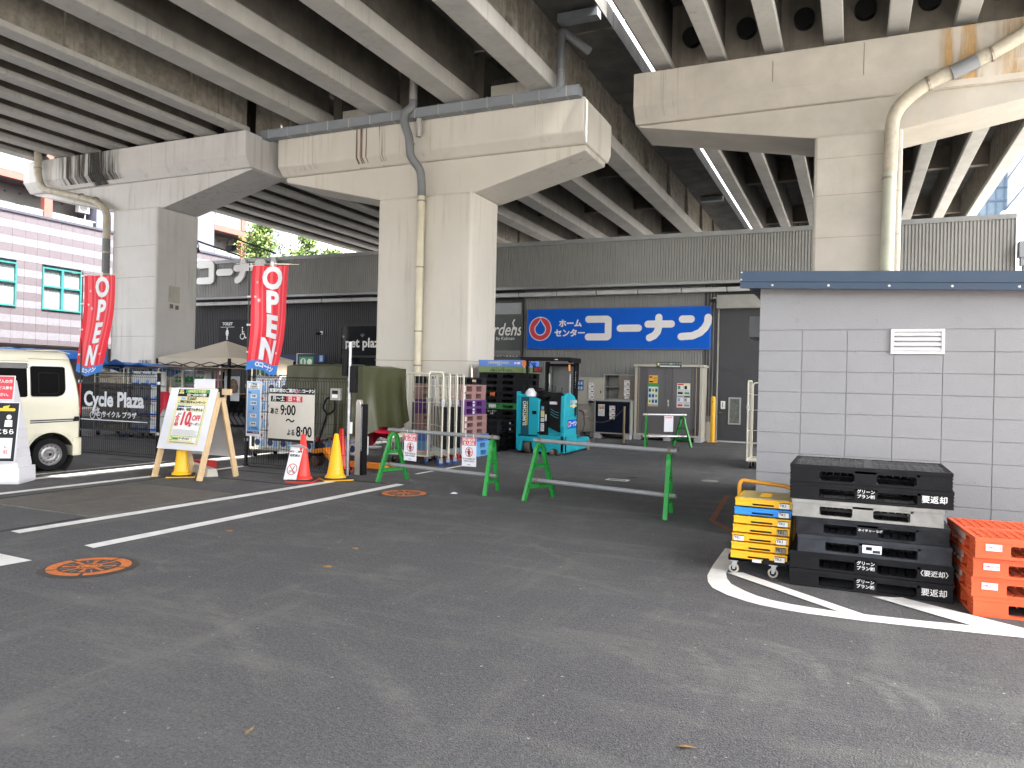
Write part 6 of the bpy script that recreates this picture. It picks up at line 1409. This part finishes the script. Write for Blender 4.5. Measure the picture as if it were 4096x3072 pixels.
for i in range(3):
    for j in range(3): 
        B.rect(.40+.09*i,.475+.09*i,.91+.155*j,1.03+.155*j,LBL if (i+j)%3 else PYL,3); B.rect(.415+.09*i,.46+.09*i,.94+.155*j,1.0+.155*j,K if (i+j)%3 else GRN,4)
B.rect(.385,.675,.83,.87,PNK,2); B.rect(.40,.65,1.48,1.70,YEL,1); B.rect(.41,.50,1.62,1.68,RED,2); B.rect(.41,.52,1.50,1.54,K,2); B.lines(.52,.64,1.52,1.66,4,RED,.4,2)
for i in range(2):
    for j in range(2):
        x, z = 1.20+.185*i, .82+.34*j; B.rect(x,x+.178,z,z+.333,W,1); B.rect(x+.01,x+.17,z+.28,z+.32,(GRY,K,RED,PYL)[i+2*j],2); B.rect(x+.02,x+.09,z+.17,z+.26,(LBL,GRY,GRN,K)[i+2*j],2); B.rect(x+.02,x+.16,z+.03,z+.09,(RED,GRY,K,GRN)[i+2*j],2); B.lines(x+.02,x+.16,z+.10,z+.16,2,GRY,.4,2)
B.build("posters", t); B = Board((.62,-.052,1.94)); B.rect(0,.70,-.02,.13,mat("plaque_green", (.02,.05,.035), .5),0,back=.01); B.rect(.10,.66,.0,.035,W,1); B.text("各種カタログがこの物置の中にございます", .39, .085, .034, W, 1, bold=.0008, sx=.95); B.poly([(.02,.10),(.07,.12),(.09,.05),(.05,.02)], PYL, 1); B.build("plaque", t)
# ================= bollard, stanchion
t = thing("yellow_bollard", "yellow round bollard bolted in front of the store wall", "bollard", (-3.55,21.68,0)); ym = mat("bollard_yellow", (.72,.38,.01), .4)
q = MB(); q.lathe([(.066,0),(.066,1.22),(.062,1.25),(.04,1.28),(0,1.29)], (0,0,0), 24); q.build("post", ym, t); q = MB(); q.box(-.13,.13,-.09,.09,0,.015); q.build("base_plate", ym, t); q = MB(); q.box(-.02,.02,-.069,-.064,1.12,1.135); q.build("mark", K, t)
t = thing("chain_stanchion", "tan chain stanchion on a black base before the navy cabinet", "stanchion", (-5.27,18.73,0)); tm_ = mat("stanchion_tan", (.24,.19,.10), .45)
q = MB(); q.lathe([(.028,.03),(.028,.96),(.034,.965),(.034,.985),(0,.99)], (0,0,0), 16); q.build("post", tm_, t); q = MB(); q.lathe([(.16,0),(.155,.01),(.04,.045),(.03,.05)], (0,0,0), 24); q.build("base", K, t)
pts = [Vector((-.02,0,.93)).lerp(Vector((-1.15,.0,.80)), k/34)-Vector((0,0,.30*(1-(2*k/34-1)**2))) for k in range(35)]; chain(t, pts, .013, mat("rust_chain", (.16,.09,.06), .5, metal=.4))
# ================= manhole covers
mo = mat("manhole_orange", (.60,.17,.035), .6, var=.15, nscale=25, grime=.3); mi_ = mat("manhole_iron", (.045,.043,.04), .6, var=.3, nscale=30, bump=.4, bscale=60)
def manhole(x, y, rz, label):
    t = thing("manhole_cover", label, "manhole", (x,y,.001), rz, "orange manhole covers")
    q = MB(); q.lathe([(0,.006),(.31,.006),(.335,.003),(.35,.0)], (0,0,0), 48); q.build("iron_plate", mi_, t)
    B = Board((0,0,.006), (1,0,0), (0,1,0), .001)
    for k in range(5): B.ring(0,0,.295,.075,mo,1,14,k*72+3,k*72+69)
    for k in range(5):
        for j in range(8):
            a = math.radians(k*72+10+j*7.5); r = .245+.028*(j%2); B.disc(r*math.cos(a), r*math.sin(a), .0045, mi_, 2, 6)
    for k in range(8):
        a = math.radians(45*k+12); r1 = .205 if k % 2 else .17; c_, s_ = math.cos(a), math.sin(a); nn = .011
        B.poly([(.085*c_-s_*nn,.085*s_+c_*nn),(r1*c_-s_*nn*1.4,r1*s_+c_*nn*1.4),(r1*c_+s_*nn*1.4,r1*s_-c_*nn*1.4),(.085*c_+s_*nn,.085*s_-c_*nn)][::-1], mo, 1)
        if k % 2 == 0: B.poly([(r1*c_-s_*.035,r1*s_+c_*.035),((r1+.03)*c_,(r1+.03)*s_),(r1*c_+s_*.035,r1*s_-c_*.035)][::-1], mo, 1.5)
        B.stroke([(.14*math.cos(a+.39),.14*math.sin(a+.39)),(.195*math.cos(a+.39),.195*math.sin(a+.39))],.006,GRY,1)
    B.ring(0,0,.088,.018,mo,1,30); B.ring(0,0,.058,.012,mo,1,24); B.text("電気", 0, 0, .05, mo, 1, bold=.001)
    B.build("orange_pattern", t)
manhole(-5.37,4.05,.4,"orange patterned manhole cover near the left foreground")
manhole(-5.43,8.67,1.1,"orange patterned manhole cover beside the first barrier")
mb = MB(); mb.lathe([(0,.006),(.13,.006),(.14,.0)], (-2.08,12.55,0), 28); tag(mb.build("valve_cover", mat("pale_lid", (.22,.22,.20), .7)), "small pale round valve cover on the asphalt in front of the hut", "cover")
mb = MB(); mb.box(-3.58,-3.22,11.70,11.74,.0,.004); mb.box(-3.58,-3.22,11.86,11.90,.0,.004); mb.box(-3.58,-3.54,11.74,11.86,.0,.004); mb.box(-3.26,-3.22,11.74,11.86,.0,.004); tag(mb.build("painted_line", paint), kind="structure")
mb = MB(); mb.lathe([(0,.004),(.09,.004),(.10,.0)], (-3.30,12.3,0), 16); tag(mb.build("drain_cover", K), "small black drain lid beyond the painted rectangle", "cover")
# ================= covered stock
tarp_o = mat("olive_tarp", (.048,.051,.02), .4, spec=.35, var=.12, nscale=3, bump=.3, bscale=8); tarp_b = mat("blue_tarp", (.02,.13,.48), .45, var=.1, nscale=3)
def cloth_box(name, x0, x1, y0, y1, zt, zb, m_, label, cat, seed=0, skirt=.12, wob=.03, nu=40, nv=16):
    R = random.Random(seed); loop = []
    per = [(x0,y0),(x1,y0),(x1,y1),(x0,y1)]
    for i in range(4):
        a, b_ = Vector((*per[i],0)), Vector((*per[(i+1)%4],0)); n_ = nu if i % 2 == 0 else nu//2
        for k in range(n_): loop.append(a.lerp(b_, k/n_))
    c0 = Vector(((x0+x1)/2,(y0+y1)/2,0)); ph = [R.random()*6 for _ in range(4)]; vs = []; N_ = len(loop)
    for j in range(nv+1):
        f = j/nv
        for i, p in enumerate(loop):
            u = i/N_*6.283; out = (p-c0).normalized(); w_ = wob*(f**1.2)*(math.sin(u*11+ph[0])+.6*math.sin(u*23+ph[1]+f*2)+.5*math.sin(u*5+ph[2]))+skirt*f*f
            zbb = zb+.16*math.sin(u*1.0+ph[3])*f+.04*math.sin(u*7+ph[1])*f
            q_ = p+out*w_; vs.append((q_.x, q_.y, zt+(zbb-zt)*f-.02*math.sin(u*9+ph[2])*f))
    q = MB(); fs = [(j*N_+i, j*N_+(i+1)%N_, (j+1)*N_+(i+1)%N_, (j+1)*N_+i) for j in range(nv) for i in range(N_)]
    q.add(vs, fs, True)
    # sagging top
    top = [Vector(v) for v in vs[:N_]]; prev = list(range(N_)); base = vs[:N_]
    rings = [top]
    for s in (.8,.55,.3): rings.append([c0+(p-c0)*s+Vector((0,0,zt*(1-s)+.035*(1-s)+.02*math.sin(p.x*9+p.y*7))) if False else Vector((c0.x+(p.x-c0.x)*s, c0.y+(p.y-c0.y)*s, zt+.05*(1-s)+.018*math.sin(p.x*8+s*9)+.012*math.sin(p.y*11))) for p in top])
    V2 = [v for r_ in rings for v in r_]+[Vector((c0.x,c0.y,zt+.05))]; F2 = [(j*N_+i, (j+1)*N_+i, (j+1)*N_+(i+1)%N_, j*N_+(i+1)%N_) for j in range(3) for i in range(N_)]+[(3*N_+i, 4*N_, 3*N_+(i+1)%N_) for i in range(N_)]
    q.add(V2, F2, True)
    o = q.build(name, m_); return tag(o, label, cat)
cloth_box("tarpaulin", -9.38,-7.72,10.92,12.3,1.73,.66,tarp_o,"olive tarpaulin draped over stock behind the opening hours gate","tarpaulin",3,.13,.05)
redc = mat("red_cloth", (.50,.01,.035), .5, var=.1, nscale=5)
cloth_box("red_cloth", -8.75,-7.78,11.0,12.2,.86,.42,redc,"red OPEN cloth hanging out below the olive tarpaulin","cloth",5,.05,.02)
def pack(col):
    """plastic wrapped paper pack with printed front"""
    q = MB(); q.box(0,.26,0,.22,0,.33); o = q.build("paper_pack", mat("pack_white", (.58,.60,.62), .35, var=.05), bev=.02)
    B = Board((0,-.003,0)); 
    if col == "blue": B.disc(.08,.11,.06,NVY,1,16); B.poly([(.15,.02),(.24,.05),(.22,.18),(.16,.14)], LBL, 1); B.disc(.17,.25,.025,RED,1,10); B.text("エリエール", .13, .29, .045, NVY, 2); B.stroke([(.03,.20),(.12,.23),(.23,.19)],.012,LBL,1)
    elif col == "sky": B.rect(.01,.25,.02,.06,BLU,1); B.poly([(.15,.06),(.25,.06),(.24,.14),(.18,.12)], LBL, 1); B.text("エリエール", .13, .26, .05, NVY, 2); B.disc(.05,.29,.025,teal,2,12)
    else: B.rect(.01,.25,.02,.12,GRN,1); B.poly([(.01,.12),(.25,.12),(.22,.19),(.15,.15),(.10,.20),(.05,.14),(.01,.20)], GRN, 1.5); B.disc(.14,.10,.02,PYL,2,12); B.text("エリエール", .13, .26, .05, K, 2); B.stroke([(.03,.29),(.12,.31),(.23,.30)],.006,GRN,2)
    B.build("print", o); return o
def fill(proto, spots, label, group, sc_=(1,1,1)):
    for i, p in enumerate(spots):
        o = proto if i == 0 and not proto.get("used") else copy_tree(proto)
        proto["used"] = 1
        if "used" in o.keys() and o is not proto: del o["used"]
        o.location = p; o.scale = sc_; tag(o, label, "paper pack", group)
    return proto
pk_b, pk_s, pk_g = pack("blue"), pack("sky"), pack("green")
roll_cage(-10.42,11.15,0,1.0,.7,1.72,"roll cage full of blue printed paper packs behind the blue notice")
fill(pk_b, [(-10.38+.31*i,11.20,.17+.345*j) for i in range(3) for j in range(4)], "blue printed paper pack in the cage behind the opening hours gate", "paper packs in the hours gate cage", (1.12,1,1))
fill(pk_b, [(-9.05+.32*i,11.05,.17) for i in range(4)], "blue printed paper pack under the olive tarpaulin", "paper packs under the tarpaulin", (1.1,1,1.05))
roll_cage(-17.0,12.85,0,1.0,.7,1.68,"roll cage of folded cloths behind the Cycle Plaza banner"); roll_cage(-15.85,12.85,0,1.0,.7,1.68,"roll cage of tall blue and white paper packs behind the Cycle Plaza gate"); roll_cage(-15.85,14.1,0,1.15,.7,1.68,"roll cage of green and white paper packs left of the A-frame sign")
fill(pk_s, [(-15.80+.31*i,12.9,.17+.36*j) for i in range(3) for j in range(4)], "blue and white paper pack in the cage behind the Cycle Plaza gate", "paper packs in the Cycle Plaza cage", (1.12,1,1.03))
fill(pk_g, [(-15.78+.36*i,14.15,.97+.345*j) for i in range(3) for j in range(2)], "green and white paper pack in the cage left of the A-frame", "green paper packs", (1.2,1,1))
towel = mat("folded_cloth", (.50,.46,.36), .8, var=.12, nscale=12, bump=.4, bscale=20)
pr_ = None
for i in range(3):
    for j in range(10):
        if pr_ is None:
            q = MB(); q.box(0,.28,0,.5,0,.125); o = pr_ = q.build("folded_towel", towel, bev=.03)
        else: o = pr_.copy(); sc.collection.objects.link(o)
        o.location = (-16.95+.31*i+random.uniform(-.01,.01), 12.9+random.uniform(0,.03), .17+.14*j); tag(o, "cream folded cloth stacked in the cage behind the Cycle Plaza banner", "cloth", "folded cloths in the left cage")
cloth_box("red_banner_cloth", -15.2,-14.75,12.95,13.4,1.10,.68,redc,"red OPEN cloth behind the Cycle Plaza gate post","cloth",8,.02,.01,16,6)
for (x0,x1,y0,y1,z,lab,s) in ((-17.2,-15.2,12.7,13.8,1.74,"blue tarpaulin laid over the cages behind the left flag",2),(-19.5,-15.5,9.9,12.0,1.98,"long blue tarpaulin over stock behind the van roof",4)):
    cloth_box("blue_tarpaulin", x0,x1,y0,y1,z,z-.10,tarp_b,lab,"tarpaulin",s,.05,.02)
mb = MB(); mb.box(-15.15,-13.6,12.8,14.9,1.70,1.72); tag(mb.build("cover_board", mat("cardboard_dirty", (.20,.15,.10), .8, var=.2, nscale=4)), "brown board lying over the cages beside the tent", "board")
cb = mat("cardboard", (.30,.19,.10), .8, var=.1)
for i, (x, y, z, s) in enumerate(((-17.2,10.2,1.45,.5),(-17.9,10.2,1.45,.5),(-18.6,10.3,1.4,.5))): mb = MB(); mb.box(x,x+s*1.3,y,y+.5,0,z+.48); tag(mb.build("cardboard_box", cb, bev=.01), ["cardboard box at the right end under the long blue tarpaulin","cardboard box in the middle under the long blue tarpaulin","cardboard box at the left end under the long blue tarpaulin"][i], "box")
mb = MB(); mb.box(-10.0,-9.78,11.12,11.4,1.56,1.76); o = mb.build("cardboard_box", mat("tan_carton", (.42,.33,.25), .8, var=.1), bev=.006); tag(o, "small tan carton with handwriting on top of the paper packs", "box"); B = Board((-9.89,11.118,1.66)); B.text("売切 (例)", 0, .03, .05, K, 1); B.text("0歳", 0, -.04, .04, K, 1); B.build("handwriting", o)
# pallet truck
t = thing("pallet_truck", "orange hand pallet truck with a black loop handle behind the mesh gate", "pallet truck", (-8.35,10.62,0)); og = mat("truck_orange", (.72,.22,.012), .4)
q = MB(); q.prism([(-.05,.30),(.22,.34),(.40,.12),(.36,.08),(.18,.26),(-.05,.22)], -.18, .18, 'xz'); q.build("body", og, t, bev=.01)
for y in (-.16,.12):
    q = MB(); q.prism([(.30,.05),(.34,.10),(1.38,.10),(1.45,.05)], y, y+.15, 'xz'); q.build("fork", og, t, bev=.006)
q = MB(); q.cyl((-.05,0,.25),(-.05,0,.42),.06,12); q.box(-.12,.05,-.1,.1,.18,.30); q.build("pump", fb, t, bev=.01)
for y in (-.09,.05): q = MB(); q.lathe([(0,-.02),(.08,-.022),(.09,-.018),(.09,.018),(0,.022)], (-.05,y,.091), 20, 'y'); q.build("steer_wheel", mat("wheel_brown", (.06,.03,.02), .6), t)
q = MB(); q.cyl((-.05,0,.4),(.12,-.0,.92),.016,8); q.tube(bend([(.12,0,.9),(.02,0,1.0),(.10,0,1.19),(.28,0,1.17),(.28,0,.97),(.14,0,.9)],.07), .018, 8); q.build("loop_handle", fb, t)
# ================= litter
lf = mat("dry_leaf", (.30,.17,.06), .8, var=.25, nscale=40)
R = random.Random(11)
for i, (x, y, lab) in enumerate(((-5.5,5.63,"curled tan leaf on the asphalt beyond the front manhole cover"),(-6.25,3.76,"small brown leaf left of the front manhole cover"),(-3.80,4.95,"tan leaf on the asphalt right of the front manhole cover"),(-4.0,5.6,"pale leaf on the asphalt in line with the white parking line end"),(.14,2.78,"yellow leaf in the right foreground"),(-2.3,2.5,"straw coloured leaf in the lower middle foreground"),(-4.02,10.1,"pale scrap of leaf between the two nearer barriers"),(-.6,3.2,"tan twig like leaf in the foreground below the curved line"))):
    q = MB(); s = .035+.02*R.random(); q.add([(-s,0,.004),(-.3*s,-.4*s,.012),(s,0,.006),(-.2*s,.45*s,.003),(0,0,.010)], [(0,1,4),(1,2,4),(2,3,4),(3,0,4)]); o = q.build("dry_leaf", lf, loc=(x,y,0), rot=(0,0,R.random()*6)); tag(o, lab, "leaf")
q = MB(); q.add([(-.05,-.03,.004),(.05,-.025,.006),(.045,.03,.01),(-.04,.035,.004),(0,0,.025)], [(0,1,4),(1,2,4),(2,3,4),(3,0,4)]); tag(q.build("paper_scrap", PWH, loc=(-4.86,9.02,0)), "crumpled white paper scrap in front of the first barrier", "litter")
q = MB()
for i in range(260):
    x, y = R.uniform(-6,1.5), R.uniform(2.2,14); s = R.uniform(.004,.010); a = R.random()*6
    q.add([(x+s*math.cos(a+k*1.6)*R.uniform(.6,1.3), y+s*math.sin(a+k*1.6)*R.uniform(.6,1.3), .004) for k in range(4)], [(0,1,2,3)])
o = q.build("grit", mat("grit_pale", (.32,.31,.28), .8), flat=1); tag(o, "pale grit scattered over the asphalt", "grit", kind="stuff")
